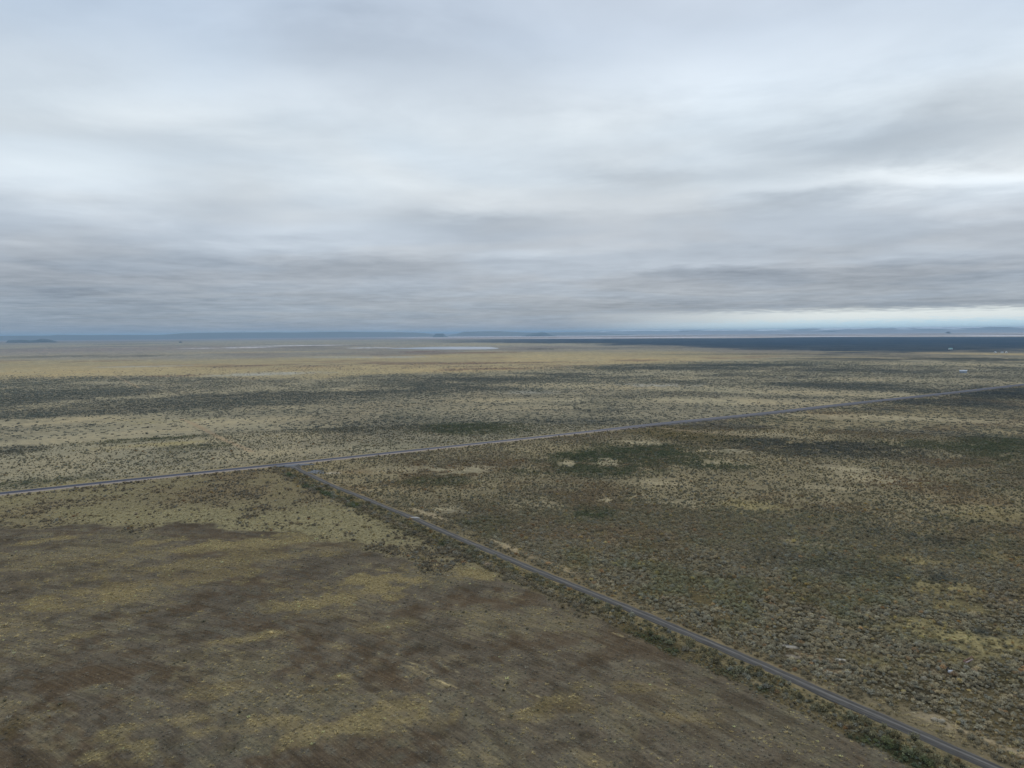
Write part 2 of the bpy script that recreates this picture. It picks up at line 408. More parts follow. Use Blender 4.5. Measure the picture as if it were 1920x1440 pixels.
def cover(x, y):
    """ground cover at points of the plain"""
    n = x.shape[0]
    wls, N, F = noises(x, y)
    b, r = polar(x, y)
    lr = np.log(np.maximum(r, 1.0))
    soil = np.empty((n, 3), np.float32); shr = np.empty((n, 3), np.float32)
    soil[:] = alb(134, 127, 108); shr[:] = alb(106, 104, 90)
    dens = np.full(n, .45, np.float32); tuft = np.full(n, .15, np.float32)

    def lay(m, s=None, h=None, d=None, t=None):
        nonlocal soil, shr, dens, tuft
        mm = m[:, None]
        if s is not None: soil += (np.array(s, np.float32) - soil) * mm
        if h is not None: shr += (np.array(h, np.float32) - shr) * mm
        if d is not None: dens += (d - dens) * m
        if t is not None: tuft += (t - tuft) * m
    # general unevenness
    lay(sst(F[4], 0.0, 0.5) * .8, alb(147, 140, 118), None, .18)
    lay(sst(-F[3], 0.0, 0.5) * .5, alb(124, 116, 94), None, .62)
    lay(sst(-F[5], 0.05, 0.5) * .6, None, alb(92, 96, 84), .72)
    dm, sm = polydist(x, y, main_pts)
    dg, sg = polydist(x, y, grav_pts)
    near = sst(dm * -sm, -4, 4)                      # camera side of the paved road
    right = near * (sg > 0)
    left = near * (sg <= 0)
    # near scrub, right of the gravel road
    lay(right, alb(126, 117, 94), alb(106, 102, 86), .56)
    lay(right * sst(F[3], 0.05, .45) * .5, alb(138, 129, 104), None, .30, .2)
    lay(right * sst(-F[4], 0.0, .4) * .45, alb(112, 104, 80), alb(86, 90, 70), .90)
    lay(right * sst(-F[3] + .3 * F[5], 0.0, .4) * .6, alb(116, 104, 84), alb(112, 102, 86), .82)
    lay(right * sst(vn(x, y, 55, 31) + .5 * vn(x, y, 14, 32), .2, .8) * .6, alb(104, 88, 66), alb(112, 100, 82), .85)
    closer = right * sst(r, 470, 260)
    lay(closer * .9, alb(56, 50, 36), alb(132, 127, 112), .95)  # dark soil, deepened to paint in the shade between bushes
    lay(closer * sst(vn(x, y, 38, 33) + .6 * vn(x, y, 11, 34), .15, .8) * .7, alb(74, 68, 44), alb(106, 108, 84), .9, .3)
    lay(closer * sst(vn(x, y, 46, 35) + .6 * vn(x, y, 9, 36), .25, .8) * .7, alb(104, 92, 66), None, .6, .35)
    # left: dry grass between the round field and the paved road
    lay(left, alb(124, 115, 90), alb(104, 98, 84), .20, .30)
    lay(left * sst(F[4] + .3 * F[2], 0.0, .5) * .8, alb(112, 101, 80), alb(106, 100, 88), .62, .12)
    lay(left * sst(-F[3], .15, .6) * .7, alb(140, 130, 98), None, .06, .5)
    # the far plain
    yb = lr - np.interp(b, *B_YELLOW) + 0.10 * F[6]
    ym = sst(yb, -.02, .05)
    lay(ym, alb(154, 142, 112), alb(112, 104, 94), .14, 0)
    lay(ym * sst(F[6], .0, .5) * .7, alb(150, 136, 112), None, .25)
    lay(ym * sst(-F[5], .2, .7) * .6, alb(162, 150, 120), None, .02)
    lay(ym * sst(vn(x, y, 300, 71) + .6 * vn(x, y, 90, 72), .45, .9) * .7, alb(124, 106, 90), None, .3)
    mb = lr - np.interp(b, *B_MAUVE) + 0.18 * F[6]
    mm_ = sst(mb, -.08, .12)
    lay(mm_, alb(142, 136, 122), alb(96, 90, 92), .30, 0)
    lay(mm_ * sst(F[7], .0, .4) * .75, alb(120, 112, 106), None, .45)
    lay(mm_ * sst(-F[7], .1, .5) * .7, alb(160, 150, 122), None, .1)
    k0 = lr - np.interp(b, *B_DK0) + 0.05 * F[5] + .07 * F[6] + .03 * F[3]
    k1 = lr - np.interp(b, *B_DK1)
    far = sst(k1, 0, .03)
    lay(far * sst(-b, 4, 9), alb(132, 126, 128), None, .2, 0)
    far = far * sst(b, -11, -4)
    lay(far, alb(150, 138, 134), alb(100, 92, 94), .3, 0)
    lay(far * sst(F[7], .0, .5), alb(176, 168, 164), None, .1)
    lay(far * sst(-F[7], .1, .5), alb(122, 104, 100), None, .1)
    band = sst(k0 + .05 * F[4], -.05, .16) * (1 - sst(k1, -.01, .02)) * sst(b, -12, 6)
    lay(sst(k0, -.5, .0) * (1 - sst(k0, .0, .05)) * sst(b, 3, 12) * .6, alb(120, 114, 104), alb(84, 84, 84), .6)
    lay(band, (.026, .048, .080), (.016, .034, .056), .6, 0)  # dark brush, its colour blued to paint in part of the haze
    lay(band * sst(-k0, -.45, -.02) * .6, (.06, .07, .075), None)
    lay(band * sst(F[5] + .5 * F[3], -.2, .5) * .5, (.055, .07, .085), None, None)
    lay(band * sst(F[6], .1, .5) * sst(-k0, -.9, -.1) * .5, (.09, .095, .09), None, None)
    # patches
    for (t, cx, cy, a, bb, st) in _PW:
        rr = math.hypot(cx, cy); ex, ey = cx / rr, cy / rr
        dx = x - cx; dy = y - cy
        rad = (dx * ex + dy * ey) / bb; tan = (dx * ey - dy * ex) / a
        q = rad * rad + tan * tan
        idx = np.nonzero(q < 6.0)[0]
        if not len(idx): continue
        size = math.sqrt(a * bb)
        j = int(np.clip(np.searchsorted(wls, size * 1.1), 1, len(wls) - 1))
        jl = max(j - 2, 0)
        wob = .4 if t is T_['playa'] else (.5 if math.sqrt(a * bb) < 12 else .75)
        dd = np.sqrt(q[idx]) + wob * (0.65 * F[j][idx] + .5 * F[jl][idx])
        m = (1 - sst(dd, .50, 1.2)).astype(np.float32) * st * np.clip(.85 + .5 * F[jl][idx], .3, 1)
        s_, h_, d_, t_ = t
        mi = m[:, None]
        if s_ is not None: soil[idx] += (np.array(s_, np.float32) - soil[idx]) * mi
        if h_ is not None: shr[idx] += (np.array(h_, np.float32) - shr[idx]) * mi
        dens[idx] += (d_ - dens[idx]) * m
        tuft[idx] += (t_ - tuft[idx]) * m
    # the round ploughed field
    cx, cy, R = CIRC
    rc = np.hypot(x - cx, y - cy)
    rw = rc + 9 * F[2] + 9 * F[3]
    fm = (1 - sst(rw, R - 7, R + 3)) * (1 - sst(-sg * -1 * 0 - dg, -13, -9)) * (sg <= 0)
    th = np.arctan2(y - cy, x - cx) * R
    ring = vn(rc, th / 12, 5.0, 41) * .6 + vn(rc, th / 9, 1.8, 42) * .5 + vn(rc, th / 6, 16.0, 43) * .6
    fa = vn(rc, th / 5, 9.0, 45) * .5 + vn(rc, th / 3, 3.0, 46) * .45 + vn(rc, th / 2.5, 1.3, 47) * .45
    lay(fm, alb(92, 84, 72), alb(92, 90, 76), .0, .30)
    lay(fm * sst(F[1] + .8 * fa, .0, .9) * .6, alb(108, 99, 82), None, 0, .7)
    lay(fm * sst(-F[1] + .8 * fa, .2, 1.0) * .6, alb(66, 60, 48), None, 0, .1)
    lay(fm * sst(F[3] + fa, -.1, .5) * .85, alb(98, 90, 77), None, 0, .60)
    lay(fm * sst(-F[3] + fa, .1, .7) * .85, alb(86, 73, 58), None, 0, .08)
    lay(fm * sst(F[4] + .7 * F[2] + fa, .2, .8) * .6, alb(112, 104, 82), None, .0, .75)
    lay(fm * sst(-F[4] + .9 * F[2] + .5 * F[1], .2, .8) * .5, alb(80, 78, 66), None, .03, .4)
    lay(fm * sst(vn(rc, th / 4, 2.2, 48) + .8 * vn(x, y, 4, 49) + .6 * F[3], .1, .9) * .55, alb(105, 99, 85), None, None, .75)
    lay(fm * sst(-vn(rc, th / 4, 2.6, 50) + .8 * vn(x, y, 5, 54), .35, 1.0) * .5, alb(70, 62, 50), None, None, .1)
    lay(fm * sst(ring + .4 * F[1], .55, 1.0) * .4, alb(120, 108, 82), None, None, .6)
    lay(fm * sst(-ring, .55, 1.0) * .5, alb(72, 63, 52), None, None, .05)
    for (u, v, ru, rv, st, c) in [(480, 1045, 220, 9, .6, 0), (330, 1085, 150, 9, .8, 0), (250, 1105, 120, 8, .8, 0), (640, 1120, 110, 14, .9, 0), (760, 1085, 160, 12, 1, 0), (850, 1070, 120, 10, 1, 0), (560, 1010, 220, 8, 1, 0), (700, 1355, 260, 20, .8, 0), (330, 1345, 120, 12, .6, 0), (460, 1195, 80, 7, .7, 0), (280, 1016, 55, 5, .8, 0), (110, 1010, 70, 4, .7, 0), (400, 1022, 60, 4, .7, 0), (830, 1062, 110, 9, .9, 0), (790, 1080, 130, 8, .8, 0), (690, 1105, 70, 9, .7, 0),
                               (630, 1145, 60, 8, .35, 0), (720, 1172, 45, 10, .5, 0), (640, 1266, 24, 6, .9, 0), (740, 1330, 130, 26, .75, 0), (480, 1352, 160, 14, .7, 0), (150, 1188, 55, 7, .6, 0), (240, 1120, 100, 8, .5, 0),
                               (420, 1290, 60, 16, .5, 0), (1250, 1340, 160, 18, .4, 0), (40, 1350, 60, 14, .7, 2), (1200, 1290, 80, 10, .4, 0), (330, 1030, 120, 4, .5, 0), (60, 1060, 120, 4, .3, 0), (980, 1340, 100, 14, .4, 0),
                               (930, 1125, 90, 16, .7, 1), (820, 1140, 100, 8, .5, 1), (210, 1265, 110, 18, .7, 1), (600, 1020, 200, 7, .3, 1), (1180, 1210, 150, 25, .5, 1), (760, 1275, 60, 18, .6, 1), (1400, 1270, 60, 14, .6, 1),
                               (480, 1260, 60, 16, .5, 1), (1000, 1190, 90, 20, .4, 1), (350, 1080, 100, 8, .4, 1),
                               (270, 1145, 30, 4, .9, 2), (590, 1295, 60, 8, .6, 2), (1080, 1330, 60, 12, .5, 2)]:
        gx, gy = G(u, v); rr = math.hypot(gx, gy); ex, ey = gx / rr, gy / rr
        a = ru / FPX * rr; bb = .5 * (math.hypot(*G(u, v - rv)) - math.hypot(*G(u, v + rv)))
        dx = x - gx; dy = y - gy
        q = np.sqrt(((dx * ex + dy * ey) / bb) ** 2 + ((dx * ey - dy * ex) / a) ** 2) + .7 * F[2] + .55 * F[1] + .35 * ring
        m = (1 - sst(q, .2, 1.3)) * fm * st
        if c == 0: lay(m * .95, alb(132, 119, 87), None, .0, None)
        if c == 0: lay(np.minimum(1, m * 1.2), None, None, .0, .95)
        if c == 0: continue
        if c < 0: pass
        if c == 1: lay(m, alb(86, 72, 56), None, .0, .03)
        else: lay(m, alb(84, 72, 48), alb(74, 74, 56), .25, .5)
    # pale straw swaths left along the rings
    for (u, v, ru) in [(800, 1262, 55), (845, 1283, 50), (790, 1248, 40), (850, 1255, 30), (1215, 1198, 32), (1160, 1190, 26), (1000, 1300, 24), (560, 1102, 0), (10, 1012, 30)]:
        if ru == 0: continue
        gx, gy = G(u, v); r0 = math.hypot(gx - cx, gy - cy); t0 = math.atan2(gy - cy, gx - cx) * R
        Lh = ru / FPX * math.hypot(gx, gy) * 1.3
        m = np.exp(-((rc - r0) / .5) ** 2) * np.exp(-((th - t0) / Lh) ** 4) * sst(vn(rc * 3, th / 2, 1.5, 44), -.2, .5) * fm
        lay(m * .8, alb(176, 160, 122), None, .0, .3)
    # verges of the gravel road
    wv = dg + 2.0 * F[1]
    vg = (1 - sst(wv + 4 * F[3], 5, 11)) * near
    lay(vg * (sg > 0), alb(118, 107, 84), alb(108, 102, 86), .5, .55)
    lay((1 - sst(np.abs(dg - 11) + F[1] * 1.5, 0.8, 3)) * (sg > 0) * near * sst(vn(x, y, 40, 51), -.2, .3) * .8, alb(166, 150, 122), None, .1, .3)
    vl = (1 - sst(wv + 6 * F[3], 10, 18)) * near
    lay(vl * (sg <= 0), alb(116, 106, 80), alb(96, 94, 76), .45, .8)
    row = (1 - sst(np.abs(dg - 12.5) + F[2] * 3.5, 1.2, 3.6)) * (sg <= 0) * near
    thick = np.maximum(np.maximum(sst(r, 405, 430) * (1 - sst(r, 545, 570)), sst(r, 305, 315) * (1 - sst(r, 340, 352))), 1 - sst(r, 236, 250))
    thick = thick * sst(vn(x, y, 14, 52) + .6 * vn(x, y, 5, 53), -.5, .35)
    lay(row, alb(96, 86, 62), alb(112, 106, 92), .75, .4)
    lay(row * thick, alb(60, 58, 40), alb(76, 84, 62), .98, .2)
    # verges of the paved road
    vm = (1 - sst(dm + F[2] * 3, 9, 18))
    lay(vm * .6, alb(146, 134, 104), None, .4, .3)
    # a strip of dark brush on the camera side
    lay((1 - sst(np.abs(dm - 13) + F[2] * 2, 1.5, 4)) * near * .8, None, alb(88, 82, 70), .8, .0)
    # faint old tracks
    for tr in TRACKS:
        dt, _ = polydist(x, y, tr)
        lay((1 - sst(np.abs(dt), 2.0, 4.0)) * .7, alb(150, 132, 108), None, .03, .0)
    # bare under the roads
    clear = np.maximum(1 - sst(dg, 3.0, 3.8), 1 - sst(dm, 7.5, 8.5))
    dens *= 1 - clear; tuft *= 1 - clear
    soil *= (1 + .10 * N[0] + .10 * N[1] + .07 * N[2])[:, None]
    soil *= np.stack([1 + .05 * F[3], np.ones(n), 1 - .06 * F[3]], 1)
    return dict(soil=np.clip(soil, .01, .9), shr=np.clip(shr, .01, .9), dens=np.clip(dens, 0, 1), tuft=np.clip(tuft, 0, 1), field=fm,
                F=F, N=N, dm=dm, dg=dg, sg=sg, near=near, r=r, b=b, rc=rc)


TRACKS = [[G(340, 785), G(375, 800), G(410, 820), G(470, 846)], [G(212, 704), G(235, 714), G(262, 727)], [G(1235, 802), G(1330, 810), G(1400, 818)]]


def height(x, y):
    b, r = polar(x, y)
    dm, _ = polydist(x, y, main_pts)
    dg, _ = polydist(x, y, grav_pts)
    flat = sst(np.minimum(dm, dg), 9, 60)
    z = .35 * vn(x, y, 22, 61) + .5 * vn(x, y, 70, 62) + .9 * vn(x, y, 260, 63)
    z = z + sst(r, 900, 4000) * (3.0 * vn(x, y, 900, 64) + 5.0 * vn(x, y, 3000, 65))
    mx, my = G(1385, 848)       # the dug-over mound by the burnt strip
    z = z + 2.5 * np.exp(-(((x - mx) / 16) ** 2 + ((y - my) / 22) ** 2)) * (1 + .6 * vn(x, y, 9, 66))
    z = z * flat - 1.2 * (1 - sst(np.abs(dm - 14), 1, 4)) * 0.3
    lx, ly = LAKEP.mean(0)
    lk = np.exp(-(((x - lx) / 900) ** 2 + ((y - ly) / 900) ** 2) ** 2)
    return z * (1 - lk) - .6 * lk


# ------------------------------------------------------------------ materials
def new_mat(name):
    m = bpy.data.materials.new(name); m.use_nodes = True
    m.node_tree.nodes.clear()
    return m, NT(m.node_tree)


def finish(T, colr, rough=0.9, spec=0.2, bump=None, bstr=.4, bdist=.1):
    p = T.node('ShaderNodeBsdfPrincipled', {'Base Color': colr, 'Roughness': rough})
    p.inputs['Specular IOR Level'].default_value = spec
    if bump is not None:
        bn = T.node('ShaderNodeBump', {'Height': bump, 'Strength': bstr, 'Distance': bdist})
        T.l.new(bn.outputs[0], p.inputs['Normal'])
    T.node('ShaderNodeOutputMaterial', {'Surface': p.outputs[0]})


mg, T = new_mat("ground_cover")
pos = T.node('ShaderNodeTexCoord').outputs['Object']
soil = T.attr('soil').outputs['Color']; shrc = T.attr('shr').outputs['Color']
densf = T.attr('fdens').outputs['Fac']; fieldm = T.attr('field').outputs['Fac']
g1 = T.noise(pos, .9, 3, .6); g2 = T.noise(pos, 4.5, 2, .6); g3 = T.noise(pos, .11, 4, .6)
gv = T.m('ADD', T.m('ADD', T.m('MULTIPLY', T.m('SUBTRACT', g1, .5), .85), T.m('MULTIPLY', T.m('SUBTRACT', g2, .5), .7)), T.m('MULTIPLY', T.m('SUBTRACT', g3, .5), .35))
c = T.mix(1.0, soil, T.node('ShaderNodeCombineXYZ', {0: T.m('ADD', 1.0, gv), 1: T.m('ADD', 1.0, gv), 2: T.m('ADD', 1.0, T.m('MULTIPLY', gv, .85))}).outputs[0], 'MULTIPLY')
# litter and stubble flecks
fl = T.noise(pos, 1.7, 3, .65, .5)
c = T.mix(T.m('MULTIPLY', T.ss(fl, .58, .70), .38), c, alb(150, 138, 106))
c = T.mix(T.m('MULTIPLY', T.ss(fl, .43, .31), .5), c, alb(66, 60, 48))
# ring-wise furrows of the round field
ctr = T.node('ShaderNodeVectorMath', {0: pos, 1: (CIRC[0], CIRC[1], 0)}, operation='SUBTRACT').outputs[0]
s2 = T.node('ShaderNodeSeparateXYZ', {0: ctr})
rad = T.m('SQRT', T.m('ADD', T.m('POWER', s2.outputs[0], 2.0), T.m('POWER', s2.outputs[1], 2.0)))
ang = T.m('MULTIPLY', T.m('ARCTAN2', s2.outputs[1], s2.outputs[0]), CIRC[2])
rv_ = T.node('ShaderNodeCombineXYZ', {0: rad, 1: T.m('MULTIPLY', ang, .035), 2: 0.0}).outputs[0]
f1 = T.noise(rv_, 1.1, 5, .7, .25); f2 = T.noise(rv_, .18, 3, .6, .6)
fv = T.m('ADD', T.m('MULTIPLY', T.m('SUBTRACT', f1, .5), 1.35), T.m('MULTIPLY', T.m('SUBTRACT', f2, .5), .4))
fv = T.m('MULTIPLY', fv, fieldm)
c = T.mix(1.0, c, T.node('ShaderNodeCombineXYZ', {0: T.m('ADD', 1.0, fv), 1: T.m('ADD', 1.0, fv), 2: T.m('ADD', 1.0, fv)}).outputs[0], 'MULTIPLY')
# brush beyond the range where bushes are built one by one
b1 = T.noise(pos, .0045, 12, .72); b2 = T.noise(pos, .045, 6, .7)
bb_ = T.m('ADD', T.m('MULTIPLY', b1, .55), T.m('MULTIPLY', b2, .45))
thr = T.m('SUBTRACT', .66, T.m('MULTIPLY', densf, .32))
bm = T.m('MULTIPLY', T.m('SUBTRACT', bb_, thr), 9.0, clamp=True)
bm = T.m('MULTIPLY', T.m('ADD', bm, .0, clamp=True), T.ss(densf, 0.0, .05))
c = T.mix(T.m('MULTIPLY', bm, .85), c, T.mix(1.0, shrc, (.62, .62, .62), 'MULTIPLY'))
hgt = T.m('ADD', T.m('ADD', T.m('MULTIPLY', g1, .5), T.m('MULTIPLY', fl, .5)), T.m('MULTIPLY', fv, .6))
finish(T, c, 1.0, 0.0, hgt, .6, .5)

mb, T = new_mat("brush_leaves")          # scattered brush: tint stored on every scattered bush
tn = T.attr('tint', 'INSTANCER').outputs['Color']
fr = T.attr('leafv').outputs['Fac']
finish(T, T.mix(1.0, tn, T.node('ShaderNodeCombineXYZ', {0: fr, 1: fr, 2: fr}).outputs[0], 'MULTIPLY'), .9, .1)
mo, T = new_mat("bush_leaves")           # bushes that are objects of their own: tint is the object's colour
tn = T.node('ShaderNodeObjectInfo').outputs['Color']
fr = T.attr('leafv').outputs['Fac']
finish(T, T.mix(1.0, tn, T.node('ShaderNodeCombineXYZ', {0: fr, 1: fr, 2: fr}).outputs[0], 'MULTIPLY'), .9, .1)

ma, T = new_mat("asphalt")
pos = T.node('ShaderNodeTexCoord').outputs['Object']
ac = T.attr('across').outputs['Fac']      # -1..1 across the carriageway
n1 = T.noise(pos, .35, 4, .6); n2 = T.noise(pos, 6, 2, .5)
tr = T.m('MULTIPLY', T.ss(T.m('ABSOLUTE', T.m('SUBTRACT', T.m('ABSOLUTE', ac), .5)), .0, .22), 1.0)
c = T.mix(tr, alb(66, 69, 82), alb(50, 53, 66))
c = T.mix(1.0, c, T.node('ShaderNodeCombineXYZ', {0: T.m('ADD', .7, T.m('MULTIPLY', n1, .6)), 1: T.m('ADD', .7, T.m('MULTIPLY', n1, .6)), 2: T.m('ADD', .72, T.m('MULTIPLY', n1, .6))}).outputs[0], 'MULTIPLY')
finish(T, c, .85, .3, n2, .3, .03)

ms, T = new_mat("shoulder_gravel")
pos = T.node('ShaderNodeTexCoord').outputs['Object']
tone = T.attr('tone').outputs['Fac']
n1 = T.noise(pos, .25, 5, .65); n2 = T.noise(pos, 3, 3, .6)
c = T.mix(tone, alb(146, 136, 130), alb(62, 64, 70))
c = T.mix(T.m('MULTIPLY', T.ss(n1, .52, .68), T.m('MULTIPLY', T.m('SUBTRACT', 1.0, tone), .6)), c, alb(140, 128, 98))
c = T.mix(T.m('MULTIPLY', T.ss(n2, .45, .3), .5), c, alb(98, 90, 78))
finish(T, c, .95, .1, n2, .4, .05)

mr, T = new_mat("road_gravel")
pos = T.node('ShaderNodeTexCoord').outputs['Object']
ac = T.attr('across').outputs['Fac']
al = T.attr('along').outputs['Fac']
sv = T.node('ShaderNodeCombineXYZ', {0: T.m('MULTIPLY', ac, 2.4), 1: T.m('MULTIPLY', al, .06), 2: 0.0}).outputs[0]
st = T.noise(sv, 1.6, 4, .6, .3)
n1 = T.noise(pos, .5, 5, .7); n2 = T.noise(pos, 7, 2, .5)
c = T.mix(T.ss(st, .35, .65), alb(70, 68, 66), alb(92, 90, 87))
wheel = T.m('MULTIPLY', T.ss(T.m('ABSOLUTE', T.m('SUBTRACT', T.m('ABSOLUTE', T.m('ADD', ac, .05)), .38)), .17, .03), .6)
c = T.mix(wheel, c, alb(64, 63, 63))
c = T.mix(T.m('MULTIPLY', T.ss(T.m('ABSOLUTE', T.m('SUBTRACT', ac, .02)), .14, .02), .7), c, alb(114, 112, 110))
c = T.mix(T.m('MULTIPLY', T.ss(ac, -.62, -.85), .8), c, alb(52, 52, 52))
c = T.mix(T.m('MULTIPLY', T.ss(ac, .7, .9), .5), c, alb(126, 116, 94))
c = T.mix(1.0, c, T.node('ShaderNodeCombineXYZ', {0: T.m('ADD', .72, T.m('MULTIPLY', n1, .56)), 1: T.m('ADD', .72, T.m('MULTIPLY', n1, .56)), 2: T.m('ADD', .72, T.m('MULTIPLY', n1, .56))}).outputs[0], 'MULTIPLY')
finish(T, c, .95, .1, n2, .4, .04)


def plain(name, c, rough=.8, var=.2, sc=1.0, spec=.2):
    m, T = new_mat(name)
    pos = T.node('ShaderNodeTexCoord').outputs['Object']
    n = T.m('ADD', 1 - var, T.m('MULTIPLY', T.noise(pos, sc, 4, .6), 2 * var))
    finish(T, T.mix(1.0, c, T.node('ShaderNodeCombineXYZ', {0: n, 1: n, 2: n}).outputs[0], 'MULTIPLY'), rough, spec)
    return m


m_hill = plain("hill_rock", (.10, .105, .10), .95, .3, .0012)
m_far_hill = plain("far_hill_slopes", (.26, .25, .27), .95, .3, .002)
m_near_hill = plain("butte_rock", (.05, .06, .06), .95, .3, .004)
m_snow, T = new_mat("snowy_slopes")
pos = T.node('ShaderNodeTexCoord').outputs['Object']
geo = T.node('ShaderNodeSeparateXYZ', {0: pos}).outputs[2]
sn = T.noise(pos, .0006, 6, .65)
c = T.mix(T.ss(T.m('ADD', T.m('DIVIDE', geo, 215.0), T.m('MULTIPLY', T.m('SUBTRACT', sn, .5), 2.6)), .55, .95), (.16, .16, .17), (.86, .87, .9))
finish(T, c, .8, .1)
m_lake, T = new_mat("shallow_lake_water")
pos = T.node('ShaderNodeTexCoord').outputs['Object']
c = T.mix(T.ss(T.noise(pos, .004, 4, .6), .4, .7), (.22, .25, .285), (.31, .32, .35))
finish(T, c, .6, .25)
m_metal = plain("barn_sheet_metal", (.34, .38, .44), .5, .08, .5, .5)
m_roof = plain("barn_roof_metal", (.55, .58, .64), .4, .05, .4, .5)
m_door = plain("barn_door_metal", (.30, .36, .42), .5, .05, .5)
m_teal = plain("teal_roof_metal", (.25, .55, .52), .5, .08, .3)
m_white = plain("white_wall", (.78, .78, .76), .7, .06, .6)
m_wood = plain("weathered_wood", (.16, .13, .10), .9, .3, 4)
m_rock = plain("pale_rock", (.33, .28, .20), .9, .25, 2.5)
m_log = plain("bleached_pink_wood", (.36, .27, .25), .9, .3, 2)
m_cane = plain("rusty_pipe", (.20, .10, .08), .8, .3, 2)
m_drum = plain("white_enamel", (.55, .55, .56), .5, .05, 2, .3)
m_black = plain("black_rubber", (.02, .02, .022), .7, .1, 2)
m_pad = plain("dark_wet_gravel", (.10, .11, .125), .7, .25, .3)
m_palegravel = plain("pale_spilt_gravel", (.34, .33, .31), .9, .2, .8)

# ------------------------------------------------------------------ ground: one sheet out to the horizon
BF = np.arange(-41, 41.001, .11)
BC = np.r_[np.arange(-180, -41, 4.0), BF, np.arange(44, 180, 4.0)]
kk = np.r_[np.arange(860, 60, -1.9), np.arange(60, 16, -.55), np.geomspace(16, .95, 110)]
RR = np.r_[8, 20, 35, 50, 70, 90, 110, 128, 145, FPX * H / kk]
TH, RD = np.meshgrid(np.radians(BC), RR)
gx = (RD * np.sin(TH)).ravel(); gy = (RD * np.cos(TH)).ravel()
jit = np.where(RD.ravel() < 3000, .25, 0) * RD.ravel() * .0015
gx += jit * rng.uniform(-1, 1, gx.size); gy += jit * rng.uniform(-1, 1, gx.size)
gz = height(gx, gy)
C = cover(gx, gy)
nR, nB = TH.shape
I = np.arange(nR * nB).reshape(nR, nB)
Inx = np.roll(I, -1, 1)
q = np.stack([I[:-1], Inx[:-1], Inx[1:], I[1:]], -1).reshape(-1, 4)
# centre cap
gx = np.r_[gx, 0]; gy = np.r_[gy, 0]; gz = np.r_[gz, 0]
ci = nR * nB
cap = np.stack([np.full(nB, ci), np.full(nB, ci), Inx[0], I[0]], -1)
V = np.c_[gx, gy, gz]
me = bpy.data.meshes.new("ground")
tri = cap[:, [0, 2, 3]]
loops = np.r_[q[:, ::-1].ravel(), tri[:, ::-1].ravel()].astype(np.int32)
me.vertices.add(len(V)); me.vertices.foreach_set('co', V.astype(np.float32).ravel())
me.loops.add(len(loops)); me.loops.foreach_set('vertex_index', loops)
me.polygons.add(len(q) + len(tri))
me.polygons.foreach_set('loop_start', np.r_[np.arange(len(q)) * 4, len(q) * 4 + np.arange(len(tri)) * 3].astype(np.int32))
me.update(calc_edges=True)
me.polygons.foreach_set('use_smooth', np.ones(len(q) + len(tri), bool))
me.materials.append(mg)
ap = lambda a: np.r_[a, a[:1]]
INST_FAR = 2600.0
fd = C['dens'] * sst(C['r'], INST_FAR * .8, INST_FAR)
set_attr(me, 'soil', ap(C['soil']), 'FLOAT_COLOR')
set_attr(me, 'shr', ap(C['shr']), 'FLOAT_COLOR')
set_attr(me, 'fdens', ap(fd).astype(np.float32))
set_attr(me, 'field', ap(C['field']).astype(np.float32))
ground = bpy.data.objects.new("ground", me)
link(ground, "sagebrush plain of tan soil and dry grass reaching the horizon", kind='structure')

# ------------------------------------------------------------------ roads


def ribbon(name, line, profile, mat, extra=None):
    """profile: list of (offset, z) left to right; returns object. line: Nx2"""
    L = np.asarray(line)
    t = np.gradient(L, axis=0); t /= np.hypot(t[:, 0], t[:, 1])[:, None]
    nrm = np.c_[-t[:, 1], t[:, 0]]
    s = np.r_[0, np.cumsum(np.hypot(*np.diff(L, axis=0).T))]
    prof = [profile(si) for si in s] if callable(profile) else [profile] * len(L)
    m = len(prof[0]); vs = []; ac = []; al = []
    for i in range(len(L)):
        for (o, z) in prof[i]:
            vs.append((L[i, 0] + nrm[i, 0] * o, L[i, 1] + nrm[i, 1] * o, z)); al.append(s[i])
        w = max(abs(prof[i][0][0]), abs(prof[i][-1][0]))
        ac += [o / w for (o, z) in prof[i]]
    fs = []
    for i in range(len(L) - 1):
        for j in range(m - 1):
            a = i * m + j
            fs.append((a, a + m, a + m + 1, a + 1))
    fs = np.array(fs)[:, ::-1]
    me = mesh_np(name, np.array(vs), fs, mat)
    set_attr(me, 'across', np.array(ac, np.float32)); set_attr(me, 'along', np.array(al, np.float32))
    o = bpy.data.objects.new(name, me)
    return o, np.array(vs), s


NA = 0.32
smain = np.r_[0, np.cumsum(np.hypot(*np.diff(MAIN, axis=0).T))]
bear_main = np.degrees(np.arctan2(MAIN[:, 0], MAIN[:, 1]))


def wide(s):      # the road stands on a broader dark bank towards the right
    b = np.interp(s, smain, bear_main)
    return float(sst(np.array(b), 4, 12))


def sh_profile(s):
    w = wide(s); r = 1.0 + .25 * math.sin(s * .021) + .2 * math.sin(s * .0071 + 1)
    z = NA + .5 * w
    return [(-7.6 - 4.5 * w, -.5), (-5.9 - 2.2 * w - .3 * r, z - .12), (-3.9 - 1.7 * w, z - .004), (3.9 + 1.7 * w, z - .004), (4.6 + .3 * r + 2.2 * w, z - .12), (6.2 + 4.5 * w, -.5)]


def as_profile(s):
    w = wide(s); z = NA + .5 * w; h = 3.8 + 1.6 * w
    return [(-h, z), (-h * .5, z + .03), (0, z + .06), (h * .5, z + .03), (h, z)]


o, vs, s = ribbon("road_shoulder", MAIN, sh_profile, ms)
set_attr(o.data, 'tone', np.repeat([wide(x) * .9 for x in s], 6).astype(np.float32))
link(o, "pale pinkish gravel shoulder of the paved road", kind='structure')
o, _, _ = ribbon("road", MAIN, as_profile, ma)
link(o, "long straight paved road crossing the plain left to right", kind='structure')


